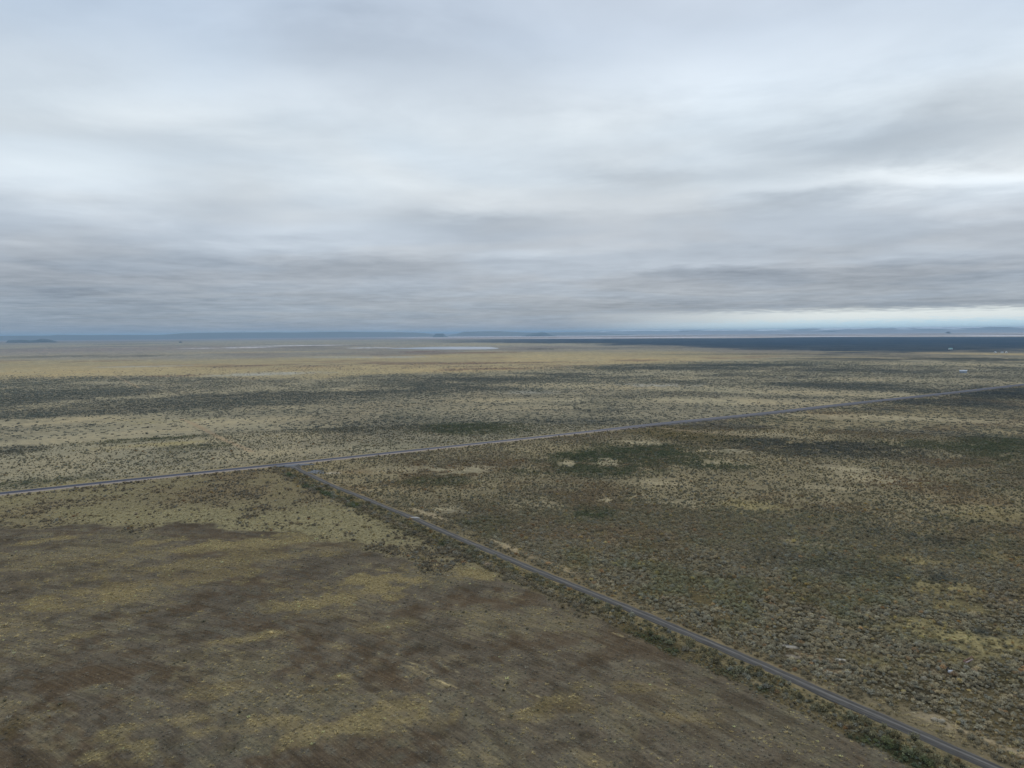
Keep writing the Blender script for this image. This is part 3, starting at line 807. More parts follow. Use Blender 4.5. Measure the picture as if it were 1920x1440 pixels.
def gr_profile(s):
    f = 1 + 2.2 * math.exp(-(s / 9.0) ** 2)
    w = 2.15 * f
    e1 = .35 * math.sin(s * .13) * math.sin(s * .037 + 1) + .2 * math.sin(s * .41)
    e2 = .35 * math.sin(s * .11 + 2) * math.sin(s * .029) + .2 * math.sin(s * .53)
    return [(-w - .9, -.45), (-w + e1, .10), (-w * .55, .16), (-w * .1, .20), (w * .1, .20), (w * .55, .16), (w + e2, .10), (w + .9, -.45)]


o, _, _ = ribbon("gravel_road", GRAV[2:], gr_profile, mr)
link(o, "narrow grey gravel road running from the junction to the lower right", kind='structure')


def flat_blob(name, cx, cy, rx, ry, rot, z, mat, label, cat, h=.06, n=26, seed=1, kind=None, group=None):
    rg = random.Random(seed)
    ph = [rg.uniform(0, 6.28) for _ in range(4)]
    vs = [(0, 0, h)]; fs = []
    for k in range(n):
        a = 2 * math.pi * k / n
        rr = 1 + .22 * math.sin(2 * a + ph[0]) + .16 * math.sin(3 * a + ph[1]) + .1 * math.sin(5 * a + ph[2])
        for (f, zz) in ((.6, h * .9), (.92, h * .5), (1.0, -.25)):
            px, py = rx * rr * f * math.cos(a), ry * rr * f * math.sin(a)
            vs.append((px * math.cos(rot) - py * math.sin(rot), px * math.sin(rot) + py * math.cos(rot), zz))
    for k in range(n):
        a, b = 1 + 3 * k, 1 + 3 * ((k + 1) % n)
        fs.append((0, a, b)); fs += [(a, a + 1, b + 1, b), (a + 1, a + 2, b + 2, b + 1)]
    me = bpy.data.meshes.new(name); me.from_pydata(vs, [], fs); me.materials.append(mat)
    o = bpy.data.objects.new(name, me); o.location = (cx, cy, z)
    return link(o, label, cat, group=group, kind=kind)


def gz_at(x, y):
    return float(height(np.array([x]), np.array([y]))[0])


jx, jy = G(541, 872.5)
flat_blob("road_junction", jx, jy - 1, 15, 5.5, .25, .16, m_pad, "grey gravel apron where the side road meets the paved road", None, .14, kind='structure', seed=4)
px, py = G(594, 885)
flat_blob("gravel_pad", px, py, 8, 6.5, -.5, gz_at(px, py) + .04, m_pad, "dark grey gravel pad beside the road junction", None, .1, seed=9, kind='structure')
px, py = G(776, 971.3)
flat_blob("pale_gravel_patch", px + .5, py + .6, 2.4, 1.5, -.2, .17, m_palegravel, "white spill of gravel lying across the gravel road", None, .06, seed=3, kind='structure')

# shallow lake
lp = smooth_line(np.vstack([LAKEP, LAKEP[:1]]), 25)[:-1]
n = len(lp)
ctrp = lp.mean(0)
lv = np.vstack([np.c_[lp, np.full(n, .25)], [[ctrp[0], ctrp[1], .25]]])
lf = np.array([(i, (i + 1) % n, n) for i in range(n)])
me = mesh_np("lake", lv, lf, m_lake)
lo = bpy.data.objects.new("lake", me)
link(lo, "pale shallow lake lying flat on the far plain", kind='structure')

# ------------------------------------------------------------------ hills


def ridge(name, D0, D, prof, mat, label, depth=2500., seed=1, step=.06, rough=.12):
    """a ridge standing at distance D; prof: (u, height in metres)"""
    bear = [math.degrees(math.atan2((u - 960), FPX)) for u, h in prof]
    k_ = D / D0
    hs = [h * k_ + 100 * (1 - k_) * min(1.0, h / 100) for u, h in prof]
    B = np.arange(bear[0], bear[-1] + step, step)
    hh = np.interp(B, bear, hs)
    Lr = np.radians(B) * D
    rows = [(-1.0, -.02), (-.75, .16), (-.5, .42), (-.28, .72), (-.12, .95), (0, 1.0), (.3, .9), (.7, .5), (1.0, -.02)]
    vs = []
    for (f, g) in rows:
        rr = D + f * depth * .5
        nz = vn(Lr, np.full_like(Lr, f * depth), 420, seed) * .5 + vn(Lr, np.full_like(Lr, f * depth), 1500, seed + 1)
        z = hh * np.clip(g + rough * nz * (1 if 0 < g < .99 else .35), 0, 1.3)
        if g < 0: z = np.full_like(z, -12.0)
        rv = rr * (1 + .01 * nz * (0 < g < .99))
        vs.append(np.c_[rv * np.sin(np.radians(B)), rv * np.cos(np.radians(B)), z])
    V = np.vstack(vs); nb = len(B)
    I = np.arange(len(rows) * nb).reshape(len(rows), nb)
    q = np.stack([I[:-1, :-1], I[:-1, 1:], I[1:, 1:], I[1:, :-1]], -1).reshape(-1, 4)[:, ::-1]
    me = mesh_np(name, V, q, mat, True)
    o = bpy.data.objects.new(name, me)
    return link(o, label, kind='structure')


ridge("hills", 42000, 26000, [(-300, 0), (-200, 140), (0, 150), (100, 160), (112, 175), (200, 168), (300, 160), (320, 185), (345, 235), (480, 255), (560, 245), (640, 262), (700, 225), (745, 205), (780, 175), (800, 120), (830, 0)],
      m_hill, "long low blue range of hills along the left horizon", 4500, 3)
ridge("hills", 40000, 27000, [(835, 0), (860, 120), (872, 190), (900, 215), (940, 205), (960, 160), (1000, 110), (1060, 120), (1120, 90), (1200, 0)],
      m_hill, "flat topped blue mesa on the centre horizon", 3500, 7)
ridge("hills", 15500, 15500, [(12, 0), (18, 42), (40, 50), (60, 38), (70, 44), (80, 66), (90, 60), (100, 40), (113, 0)], m_near_hill,
      "dark blue double humped butte at the far left", 700, 5, .02, .06)
ridge("hills", 30000, 22000, [(812, 0), (818, 100), (832, 104), (838, 20), (842, 0)], m_near_hill, "small pale knob left of the centre mesa", 600, 9, .02, .05)
ridge("hills", 31000, 22500, [(978, 0), (990, 60), (1000, 95), (1014, 128), (1022, 124), (1030, 60), (1044, 0)], m_near_hill, "small pointed butte right of the centre", 800, 11, .02, .05)
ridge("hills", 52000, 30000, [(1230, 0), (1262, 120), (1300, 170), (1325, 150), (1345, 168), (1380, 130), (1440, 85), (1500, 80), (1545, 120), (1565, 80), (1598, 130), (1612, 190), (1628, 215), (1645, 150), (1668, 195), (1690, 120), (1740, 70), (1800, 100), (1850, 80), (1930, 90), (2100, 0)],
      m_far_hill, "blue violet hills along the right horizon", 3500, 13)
ridge("mountains", 68000, 38000, [(660, 0), (700, 150), (730, 250), (745, 300), (760, 285), (790, 180), (840, 100), (1050, 160), (1120, 230), (1190, 290), (1210, 305), (1235, 295), (1260, 260), (1320, 240), (1400, 270), (1480, 250), (1520, 300),
      (1600, 280), (1700, 300), (1800, 290), (1860, 310), (1930, 280), (2100, 100), (2200, 0)], m_snow, "pale snow streaked mountains far behind the right horizon", 6000, 17, .05, .2)
ridge("hills", 24000, 23000, [(1771, 0), (1773, 30), (1776, 46), (1780, 38), (1783, 0)], m_far_hill, "tiny dark knob on the right horizon", 140, 21, .01, .02)
ridge("hills", 11200, 11200, [(336, 0), (338.5, 14), (340, 17), (342, 15), (344.5, 0)], m_near_hill, "tiny dark knoll standing on the far left plain", 60, 23, .006, .02)

# ------------------------------------------------------------------ vegetation prototypes
def ico(sub):
    import bmesh
    bm = bmesh.new(); bmesh.ops.create_icosphere(bm, subdivisions=sub, radius=1)
    v = np.array([p.co[:] for p in bm.verts]); f = np.array([[q.index for q in p.verts] for p in bm.faces])
    bm.free(); return v, f


def bush_mesh(name, seed, leaves=120, mat=None, spread=.5, hgt=.75, lsz=.17):
    r_ = np.random.default_rng(seed)
    v, f = ico(2)
    off = r_.uniform(-9, 9, 3)
    d = 1 + .22 * np.sin(v[:, 0] * 5 + off[0]) * np.sin(v[:, 1] * 5 + off[1]) + .14 * np.sin(v[:, 0] * 9 + off[2]) * np.sin(v[:, 2] * 8) + r_.normal(0, .07, len(v))
    v = v * d[:, None] * np.array([spread, spread, hgt * .5]) * .74
    v[:, 2] += hgt * .38
    keep = (v[f][:, :, 2].max(1) > 0.0)
    f = f[keep]
    vs = [v]; fs = [f]; lv = [r_.uniform(.38, .62, len(f))]  # core faces: dark woody twigs, deepened to paint in shade inside the bush
    base = len(v)
    for i in range(leaves):
        th = r_.uniform(0, 2 * math.pi); ph = math.acos(r_.uniform(-.15, 1))
        n = np.array([math.sin(ph) * math.cos(th), math.sin(ph) * math.sin(th), math.cos(ph)])
        lump = 1 + .22 * math.sin(n[0] * 5 + off[0]) * math.sin(n[1] * 5 + off[1])
        p = n * lump * np.array([spread, spread, hgt * .5]) * r_.uniform(.72, 1.3); p[2] += hgt * .42
        a = np.cross(n, r_.normal(0, 1, 3)); a /= np.linalg.norm(a); b_ = np.cross(n, a) * .5 + n * r_.uniform(.3, .9)
        s_ = lsz * r_.uniform(.6, 1.3)
        tri = np.array([p - a * s_ * .5, p + a * s_ * .5, p + b_ * s_ * 1.3])
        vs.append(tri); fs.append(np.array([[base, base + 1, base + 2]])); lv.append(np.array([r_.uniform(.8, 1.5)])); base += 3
    V = np.vstack(vs); F_ = np.vstack(fs)
    me = mesh_np(name, V, F_, mat)
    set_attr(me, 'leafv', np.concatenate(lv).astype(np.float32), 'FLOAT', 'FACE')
    return me


def tuft_mesh(name, seed, n=22, hgt=.5, mat=None, w=.07, spread=.35):
    r_ = np.random.default_rng(seed)
    vs = []; fs = []; lv = []
    for i in range(n):
        a = r_.uniform(0, 6.28); rr = spread * .5 * math.sqrt(r_.uniform()); lean = r_.uniform(.5, 1.5)
        p = np.array([rr * math.cos(a), rr * math.sin(a), -.03]); t = p + np.array([math.cos(a) * lean * hgt, math.sin(a) * lean * hgt, hgt * r_.uniform(.35, .8)])
        b2 = r_.uniform(0, 6.28); sd_ = np.array([math.cos(b2), math.sin(b2), 0]) * w
        k = len(vs); vs += [p - sd_, p + sd_, t]; fs.append((k, k + 1, k + 2)); lv.append(r_.uniform(.8, 1.3))
    me = mesh_np(name, np.array(vs), np.array(fs), mat)
    set_attr(me, 'leafv', np.array(lv, np.float32), 'FLOAT', 'FACE')
    return me


def clump_mesh(name, seed, n, rad, size, mat):
    r_ = np.random.default_rng(seed)
    v0, f0 = ico(1)
    vs = []; fs = []; lv = []; b_ = 0
    for i in range(n):
        a = r_.uniform(0, 6.28); rr = rad * math.sqrt(r_.uniform()); s_ = size * r_.uniform(.6, 1.3)
        v = v0 * (1 + r_.normal(0, .14, (len(v0), 1))) * np.array([s_ * .55, s_ * .55, s_ * .42]); v[:, 2] += s_ * .28
        v[:, 0] += rr * math.cos(a); v[:, 1] += rr * math.sin(a)
        f = f0[(v[f0][:, :, 2].max(1) > 0)]
        vs.append(v); fs.append(f + b_); b_ += len(v); lv.append(np.full(len(f), r_.uniform(.75, 1.25)) * r_.uniform(.85, 1.15, len(f)))
    me = mesh_np(name, np.vstack(vs), np.vstack(fs), mat)
    set_attr(me, 'leafv', np.concatenate(lv).astype(np.float32), 'FLOAT', 'FACE')
    return me


def proto_coll(name, meshes):
    c_ = bpy.data.collections.new(name)
    for i, m_ in enumerate(meshes):
        c_.objects.link(bpy.data.objects.new("%s_%02d" % (name, i), m_))
    return c_


def scatter(name, P, scale, rot, tint, pick, coll, label):
    me = bpy.data.meshes.new(name)
    me.vertices.add(len(P)); me.vertices.foreach_set('co', np.asarray(P, np.float32).ravel())
    set_attr(me, 'scl', np.asarray(scale, np.float32)); set_attr(me, 'rot', np.asarray(rot, np.float32))
    set_attr(me, 'tint', np.asarray(tint, np.float32), 'FLOAT_COLOR')
    set_attr(me, 'pick', np.asarray(pick, np.int32), 'INT')
    o = bpy.data.objects.new(name, me)
    link(o, label, kind='stuff')
    ng = bpy.data.node_groups.new(name, 'GeometryNodeTree')
    ng.interface.new_socket('Geometry', in_out='INPUT', socket_type='NodeSocketGeometry')
    ng.interface.new_socket('Geometry', in_out='OUTPUT', socket_type='NodeSocketGeometry')
    N_ = ng.nodes; L_ = ng.links
    gi = N_.new('NodeGroupInput'); go = N_.new('NodeGroupOutput')
    ci = N_.new('GeometryNodeCollectionInfo'); ci.inputs['Collection'].default_value = coll
    ci.inputs['Separate Children'].default_value = True; ci.inputs['Reset Children'].default_value = True
    ip = N_.new('GeometryNodeInstanceOnPoints')

    def named(nm, ty):
        a = N_.new('GeometryNodeInputNamedAttribute'); a.data_type = ty; a.inputs['Name'].default_value = nm
        return a.outputs['Attribute']
    cx_ = N_.new('ShaderNodeCombineXYZ'); L_.new(named('rot', 'FLOAT'), cx_.inputs[2])
    e2 = N_.new('FunctionNodeEulerToRotation'); L_.new(cx_.outputs[0], e2.inputs[0])
    L_.new(gi.outputs[0], ip.inputs['Points']); L_.new(ci.outputs[0], ip.inputs['Instance'])
    ip.inputs['Pick Instance'].default_value = True
    L_.new(named('pick', 'INT'), ip.inputs['Instance Index'])
    L_.new(e2.outputs[0], ip.inputs['Rotation']); L_.new(named('scl', 'FLOAT'), ip.inputs['Scale'])
    L_.new(ip.outputs[0], go.inputs[0])
    md = o.modifiers.new('scatter', 'NODES'); md.node_group = ng
    return o


NB = 7
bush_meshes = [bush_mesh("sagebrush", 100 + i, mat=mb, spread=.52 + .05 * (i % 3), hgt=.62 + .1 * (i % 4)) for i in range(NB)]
bushes = proto_coll("bush_shapes", bush_meshes)
tufts = proto_coll("tuft_shapes", [tuft_mesh("grass_tuft", 200 + i, mat=mb) for i in range(5)])
clumps = proto_coll("clump_shapes", [clump_mesh("brush_clump", 300 + i, 4 + i % 3, 1.6, .95, mb) for i in range(6)])


def grid_pts(r0, r1, cell, bmax=40.0):
    """jittered grid over the wedge of the plain in front of the camera"""
    hw = r1 * math.sin(math.radians(bmax))
    xs = np.arange(-hw, hw, cell); ys = np.arange(r0 * .7, r1, cell)
    x, y = np.meshgrid(xs, ys); x = x.ravel(); y = y.ravel()
    x = x + rng.uniform(-.5, .5, x.size) * cell; y = y + rng.uniform(-.5, .5, x.size) * cell
    b, r = polar(x, y)
    m = (r > r0) & (r < r1) & (np.abs(b) < bmax)
    return x[m], y[m]


def bush_pass(x, y, gainfn):
    c_ = cover(x, y)
    p = c_['dens'] * gainfn(c_)
    p = p * np.clip(1 + 1.1 * c_['F'][1] * (1 - c_['dens'] * .75) + .9 * c_['F'][2] * (1 - c_['dens'] * .8), .05, 1.9)
    keep = rng.uniform(0, 1, x.size) < p
    return x[keep], y[keep], {k: (v[keep] if isinstance(v, np.ndarray) else v) for k, v in c_.items() if k not in ('F', 'N')}


# near brush: one bush at a time
x, y = grid_pts(125, 800, .90)
x, y, c_ = bush_pass(x, y, lambda c: .85 - .5 * sst(c['r'], 300, 540) * (1 - sst(c['dens'], .65, .95)))
n = len(x)
sc = .66 * rng.lognormal(-.06, .42, n).clip(.4, 2.3) * (1 + .35 * (c_['dg'] < 20) * (c_['sg'] <= 0))
sc *= np.where(c_['field'] > .5, .55, 1.0)
hue = rng.normal(0, 1, n)
tint = c_['shr'] * (1 + .22 * rng.normal(0, 1, (n, 1))).clip(.5, 1.7)
tint[:, 0] *= 1 + .04 * hue; tint[:, 2] *= 1 - .06 * hue
rusty = rng.uniform(0, 1, n) < .025; tint[rusty] *= np.array([1.2, .9, .7])
gold = rng.uniform(0, 1, n) < .03; tint[gold] *= np.array([1.35, 1.25, .85])
silver = rng.uniform(0, 1, n) < .10; tint[silver] = tint[silver] * .6 + np.array([.10, .105, .10])
tint = np.clip(tint * np.array([1.48, 1.42, 1.28]), .02, .7)
z = height(x, y) - .03
pick = rng.integers(0, NB, n); rot = rng.uniform(0, 6.28, n)
# which bushes show largest in the photograph: those are objects of their own
P3 = np.c_[x, y, z]
rel = P3 - np.array([0, 0, H])
dep = rel @ fwd; uu = 960 + FPX * (rel @ RT) / dep; vv = 720 - FPX * (rel @ UP) / dep
show = sc / dep * ((uu > 6) & (uu < 1914) & (vv < 1434) & (dep > 0))
order = np.argsort(-show)
verge = (c_['dg'] < 20) & (c_['sg'] <= 0)
fieldb = (c_['sg'] <= 0) & ~verge
sel_v = [i for i in order if verge[i]][:110]
sel_s = [i for i in order if not verge[i] and not fieldb[i]][:300]
mask = np.ones(n, bool); mask[sel_v] = False; mask[sel_s] = False
scatter("sagebrush_scrub", P3[mask], sc[mask], rot[mask], tint[mask], pick[mask], bushes, "grey green sagebrush covering the plain on both sides of the gravel road")
obj_meshes = []
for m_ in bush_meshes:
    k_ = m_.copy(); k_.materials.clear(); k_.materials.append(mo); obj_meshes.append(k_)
for (sel, nm, lab, grp, cat) in (
        (sel_s, "sagebrush", "rounded grey green sagebrush bush in the dense scrub right of the gravel road", "sagebrush bushes in the near scrub", "bush"),
        (sel_v, "roadside_shrub", "dark green shrub in the row between gravel road and ploughed field", "shrubs along the field edge of the gravel road", "shrub")):
    for i in sel:
        o = bpy.data.objects.new(nm, obj_meshes[int(pick[i])])
        o.location = P3[i]; o.rotation_euler = (0, 0, float(rot[i])); o.scale = (float(sc[i]),) * 3
        o.color = (*[float(t) for t in tint[i]], 1)
        tr_, tg_, tb_ = [float(t) for t in tint[i]]
        lum = (tr_ + tg_ + tb_) / 3
        tone = "rust brown" if tr_ > 1.35 * tg_ else "straw tinged" if tb_ < .60 * tr_ and lum > .16 else "pale silvery" if lum > .27 else "silvery grey" if lum > .20 else "dark olive" if lum < .10 else "green grey" if tg_ > tr_ else "brown grey"
        size = "large" if sc[i] > 1.35 else "small" if sc[i] < .8 else "rounded"
        where = ("at the verge of the gravel road" if c_['dg'][i] < 14 else "in the bottom right corner" if uu[i] > 1800 and vv[i] > 1300 else
                 "near the bottom edge of the scrub" if vv[i] > 1340 else "in the dense scrub at the lower right")
        if nm == "roadside_shrub":
            where = ("between gravel road and field near the bottom edge" if vv[i] > 1300 else "in the row between gravel road and field")
        if nm == "sagebrush":
            lm = [(1733, 1275, "beside the pale boulder"), (1782, 1262, "beside the small white tank"), (1815, 1243, "beside the rust brown pipe"), (1758, 1352, "beside the pale rocks")]
            near_ = [t_ for (a_, b__, t_) in lm if math.hypot(uu[i] - a_, (vv[i] - b__) * 1.6) < 26]
            hor = "left" if uu[i] < 1560 else "middle" if uu[i] < 1700 else "right" if uu[i] < 1830 else "far right"
            row_ = "bottom edge" if vv[i] > 1385 else "low" if vv[i] > 1335 else "upper"
            where = near_[0] if near_ else ("at the gravel road verge" if c_['dg'][i] < 14 else "in the dense scrub") + ", %s of its %s part" % (row_.replace("low", "lower row").replace("upper", "upper row"), hor)
        else:
            where += ", " + ("nearest the road" if c_['dg'][i] < 10 else "mid row" if c_['dg'][i] < 14 else "on the field side")
        link(o, "%s %s %s %s" % (size, tone, "shrub" if nm == "roadside_shrub" else "sagebrush", where), cat, grp)

# middle distance brush: clumps
x, y = grid_pts(800, INST_FAR, 3.7)
x, y, c_ = bush_pass(x, y, lambda c: (.35 + .9 * c['dens']) * (1 - .6 * sst(c['r'], INST_FAR * .85, INST_FAR)))
n = len(x)
tint = c_['shr'] * 1.05 * (1 + .22 * rng.normal(0, 1, (n, 1))).clip(.5, 1.6)
scatter("distant_sagebrush", np.c_[x, y, height(x, y) - .05], rng.lognormal(0, .25, n) * .95, rng.uniform(0, 6.28, n), np.clip(tint, .02, .6),
        rng.integers(0, 6, n), clumps, "dark sagebrush clumps dotting the plain beyond the paved road")

# dry grass
x, y = grid_pts(125, 620, .92)
c_ = cover(x, y)
keep = rng.uniform(0, 1, x.size) < c_['tuft'] * .9
x = x[keep]; y = y[keep]; n = len(x)
sc = rng.lognormal(0, .3, n) * np.where(c_['field'][keep] > .5, .6, .9)
g_ = c_['soil'][keep]
tint = np.where(rng.uniform(0, 1, (n, 1)) < .6, np.array(alb(146, 132, 92)), np.array(alb(128, 120, 96))) * .5 + g_ * .55
straw = (c_['field'][keep] > .5) & (rng.uniform(.35, 1.0, n) < c_['tuft'][keep])
tint[straw] = np.array(alb(146, 132, 95)) * rng.uniform(.8, 1.15, (int(straw.sum()), 1)); sc[straw] *= 1.15
grey = (c_['field'][keep] > .5) & ~straw
tint[grey] = np.array(alb(108, 105, 94)) * .5 + g_[grey] * .55
tint = np.clip(tint * 1.45 * rng.lognormal(0, .25, (n, 1)), .07, .7)
scatter("dry_grass", np.c_[x, y, height(x, y)], sc, rng.uniform(0, 6.28, n), tint, rng.integers(0, 5, n), tufts,
        "straw coloured dry grass on the verges and in the round field")

# ------------------------------------------------------------------ small things
def empty(name, loc, rz, label, cat, group=None):
    o = bpy.data.objects.new(name, None); o.location = loc; o.rotation_euler = (0, 0, rz)
    return link(o, label, cat, group)


def part(name, vs, fs, mat, parent, loc=None):
    me = bpy.data.meshes.new(name); me.from_pydata([tuple(v) for v in vs], [], fs); me.materials.append(mat)
    o = bpy.data.objects.new(name, me)
    if loc: o.location = loc
    return link(o, parent=parent)


def boxv(x0, x1, y0, y1, z0, z1):
    return [(x0, y0, z0), (x1, y0, z0), (x1, y1, z0), (x0, y1, z0), (x0, y0, z1), (x1, y0, z1), (x1, y1, z1), (x0, y1, z1)], \
        [(0, 3, 2, 1), (4, 5, 6, 7), (0, 1, 5, 4), (1, 2, 6, 5), (2, 3, 7, 6), (3, 0, 4, 7)]


def building(name, loc, rz, L, Wd, h, rise, wall, roof, door, label, cat, group=None, wins=0, rollup=True):
    b_ = empty(name, loc, rz, label, cat, group)
    l, w = L / 2, Wd / 2
    vs = [(-l, -w, -1), (l, -w, -1), (l, w, -1), (-l, w, -1), (-l, -w, h), (l, -w, h), (l, w, h), (-l, w, h), (-l, 0, h + rise), (l, 0, h + rise)]
    part("wall", vs, [(0, 1, 5, 4), (2, 3, 7, 6), (1, 2, 6, 9, 5), (3, 0, 4, 8, 7)], wall, b_)
    o_ = .6; t = .18; s = rise / w
    for sg_ in (-1, 1):
        e = w + o_
        a = [(-l - o_, sg_ * e, h - o_ * s + .04), (l + o_, sg_ * e, h - o_ * s + .04), (l + o_, sg_ * .02, h + rise + .04), (-l - o_, sg_ * .02, h + rise + .04)]
        vs = a + [(p[0], p[1], p[2] + t) for p in a]
        part("roof", vs, [(0, 1, 2, 3), (4, 5, 6, 7), (0, 1, 5, 4), (1, 2, 6, 5), (2, 3, 7, 6), (3, 0, 4, 7)], roof, b_)
    if rollup:
        v, f = boxv(l - .02, l + .12, -w * .38, w * .38, 0, h * .8); part("door", v, f, door, b_)
        v, f = boxv(-L * .1, L * .1, -w - .12, -w + .02, 0, h * .72); part("door", v, f, door, b_)
    for k in range(wins):
        cx = -l + L * (k + 1) / (wins + 1)
        v, f = boxv(cx - .7, cx + .7, -w - .1, -w + .02, h * .35, h * .75); part("window", v, f, door, b_)
    return b_


bx, by = G(1806, 699)
building("barn", (bx, by, gz_at(bx, by)), -.55, 14.5, 8, 4.6, 1.6, m_metal, m_roof, m_door, "long pale blue grey metal barn standing alone in the scrub", "barn")
bx, by = G(1782, 655)
building("barn", (bx, by, gz_at(bx, by)), .3, 19, 10, 4.5, 3, m_white, m_teal, m_door, "small teal roofed building in the dark band of brush", "barn")
for (u, v, L, lab) in ((1866, 660.8, 16, "leftmost white house on the pale strip at the far right"), (1879, 661, 14, "middle white house on the pale strip at the far right"), (1887, 660.8, 18, "rightmost white house on the pale strip at the far right")):
    bx, by = G(u, v)
    building("house", (bx, by, gz_at(bx, by)), .2 + .3 * (L - 15), L * .6, 6, 3, 2, m_white, m_roof, m_door, lab, "house", "white houses at the far right", 2, False)
    
# posts on the far side of the junction
def post(u, v, h, sign, label, name="wooden_post", cat="post"):
    x, y = G(u, v)
    r_ = .14
    p_ = empty(name, (x, y, 0), .3, label, cat, "posts by the road junction")
    vs = []; n = 8
    for zz, s_ in ((-.3, 1), (h * .5, .95), (h, .85), (h + .03, .4)):
        vs += [(r_ * s_ * math.cos(6.283 * k / n), r_ * s_ * math.sin(6.283 * k / n), zz) for k in range(n)]
    fs = [(i * n + k, i * n + (k + 1) % n, (i + 1) * n + (k + 1) % n, (i + 1) * n + k) for i in range(3) for k in range(n)] + [tuple(range(3 * n, 4 * n))]
    part("shaft", vs, fs, m_wood, p_)
    if sign:
        v_, f_ = boxv(-.45, .45, -.19, -.15, h - .75, h - .05); part("sign_panel", v_, f_, m_wood, p_)
    return p_


post(516.5, 867.5, 2.6, False, "taller wooden post left of the road junction")
post(513, 867.8, 1.5, False, "short wooden post left of the road junction")
post(530, 865.5, 1.6, True, "small dark sign on a post behind the road junction", "road_sign", "sign")
post(534.5, 865.2, 1.9, False, "rightmost wooden post behind the road junction")
post(590, 865.8, 1.5, False, "lone pale post beside the paved road right of the junction")


def rock(name, u, v, size, mat, label, cat, seed, sq=.7, group=None):
    vv_, ff_ = ico(3); r_ = np.random.default_rng(seed)
    o3 = r_.uniform(-5, 5, 3)
    d = 1 + .13 * np.sin(vv_ @ np.array([2.3, 1.1, .7]) * 2 + o3[0]) + .09 * np.sin(vv_ @ np.array([-1.2, 2.6, 1.4]) * 3 + o3[1]) + r_.normal(0, .015, len(vv_))
    vv_ = vv_ * d[:, None] * np.array([1, .8, sq]) * size
    me = mesh_np(name, vv_, ff_, mat, False)
    x, y = G(u, v)
    o = bpy.data.objects.new(name, me); o.location = (x, y, gz_at(x, y) + size * sq * .55)
    return link(o, label, cat, group)


rock("boulder", 1733.5, 1275, .75, m_rock, "pale round boulder among the bushes at the lower right", "boulder", 1, .85)
rock("rock", 1752, 1351, .9, m_rock, "left pale rock in the lower right scrub near the bottom", "rock", 2, .5)
rock("rock", 1765, 1354, 1.0, m_rock, "right pale rock in the lower right scrub near the bottom", "rock", 3, .5)
rock("rock", 1724, 1163, .35, m_rock, "small pale stone on the yellow grass clearing", "rock", 5, .6)

# abandoned drum with a tyre leaning on it
def tube(R0, R1, w, n=28, m=10):
    vs = []; fs = []
    for i in range(n):
        a = 6.283 * i / n
        for j in range(m):
            b_ = 6.283 * j / m
            rr = (R0 + R1) / 2 + (R1 - R0) / 2 * math.cos(b_)
            vs.append((rr * math.cos(a), rr * math.sin(a), w * .5 * math.sin(b_)))
    for i in range(n):
        for j in range(m):
            fs.append((i * m + j, ((i + 1) % n) * m + j, ((i + 1) % n) * m + (j + 1) % m, i * m + (j + 1) % m))
    return vs, fs


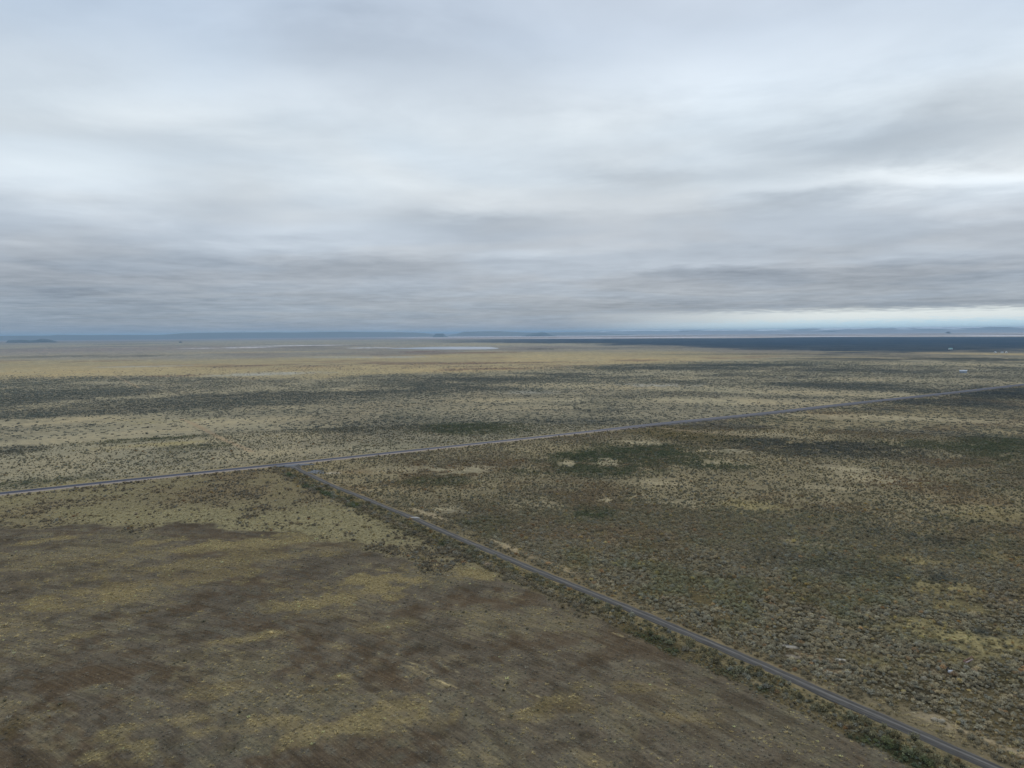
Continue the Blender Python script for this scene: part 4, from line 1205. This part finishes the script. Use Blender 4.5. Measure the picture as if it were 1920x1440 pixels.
x, y = G(1782, 1262)
tv, tf = tube(.28, .62, .34)
e = empty("tyre", (x, y + 1.1, gz_at(x, y) + .55), .4, "black tyre leaning behind the small white tank in the scrub", "tyre")
e.rotation_euler = (1.15, 0, .35)
part("rubber", tv, tf, m_black, e)
e = empty("tank", (x, y, gz_at(x, y) + .42), .3, "small shiny white tank lying in the lower right scrub", "tank")
vs = []; n = 20
prof = [(-.75, .0), (-.74, .2), (-.62, .38), (-.55, .42), (.55, .42), (.62, .38), (.74, .2), (.75, .0)]
for (xx, rr) in prof:
    vs += [(xx, rr * math.cos(6.283 * k / n), rr * math.sin(6.283 * k / n)) for k in range(n)]
fs = [(i * n + k, i * n + (k + 1) % n, (i + 1) * n + (k + 1) % n, (i + 1) * n + k) for i in range(len(prof) - 1) for k in range(n)]
part("shell", vs, fs, m_drum, e)
v_, f_ = boxv(.1, .3, -.06, .06, .40, .58); part("valve", v_, f_, m_black, e)


def log(name, u0, v0, u1, v1, rad, mat, label, cat, lift=.5):
    a = Vector((*G(u0, v0), 0)); b_ = Vector((*G(u1, v1), 0)); a.z = gz_at(a.x, a.y) + lift; b_.z = gz_at(b_.x, b_.y) + lift + .25
    d = (b_ - a); L = d.length; q_ = d.to_track_quat('X', 'Z')
    vs = []; n = 9; m = 9; rg = random.Random(u0)
    for i in range(m):
        t = i / (m - 1); wob = (rg.uniform(-.07, .07), rg.uniform(-.07, .07)) if 0 < i < m - 1 else (0, 0)
        rr = rad * (1 - .35 * t)
        vs += [(L * t, wob[0] + rr * math.cos(6.283 * k / n), wob[1] + rr * math.sin(6.283 * k / n)) for k in range(n)]
    fs = [(i * n + k, i * n + (k + 1) % n, (i + 1) * n + (k + 1) % n, (i + 1) * n + k) for i in range(m - 1) for k in range(n)] + [tuple(range(n))[::-1], tuple(range((m - 1) * n, m * n))]
    me = bpy.data.meshes.new(name); me.from_pydata(vs, [], fs); me.materials.append(mat)
    o = bpy.data.objects.new(name, me); o.location = a; o.rotation_euler = q_.to_euler()
    return link(o, label, cat)


log("pipe", 1806, 1246, 1823, 1238, .16, m_cane, "thin rust brown pipe lying across bushes at the right", "pipe", .9)
log("fallen_log", 1810, 1247, 1824, 1242, .24, m_log, "pale pinkish log lying below the rust brown pipe", "log", .7)

# ------------------------------------------------------------------ haze over the plain
hz, T = new_mat("haze_air")
vol = T.node('ShaderNodeVolumePrincipled')
vol.inputs['Color'].default_value = (.50, .74, .97, 1)
vol.inputs['Density'].default_value = 3.7e-5
T.node('ShaderNodeOutputMaterial', {'Volume': vol.outputs[0]})
S = 150000.0
v_, f_ = boxv(-S, S, -S, S, -16, 222)
me = bpy.data.meshes.new("haze"); me.from_pydata(v_, [], f_); me.materials.append(hz)
o = bpy.data.objects.new("haze", me)
link(o, "thin blue air over the whole plain", kind='stuff')
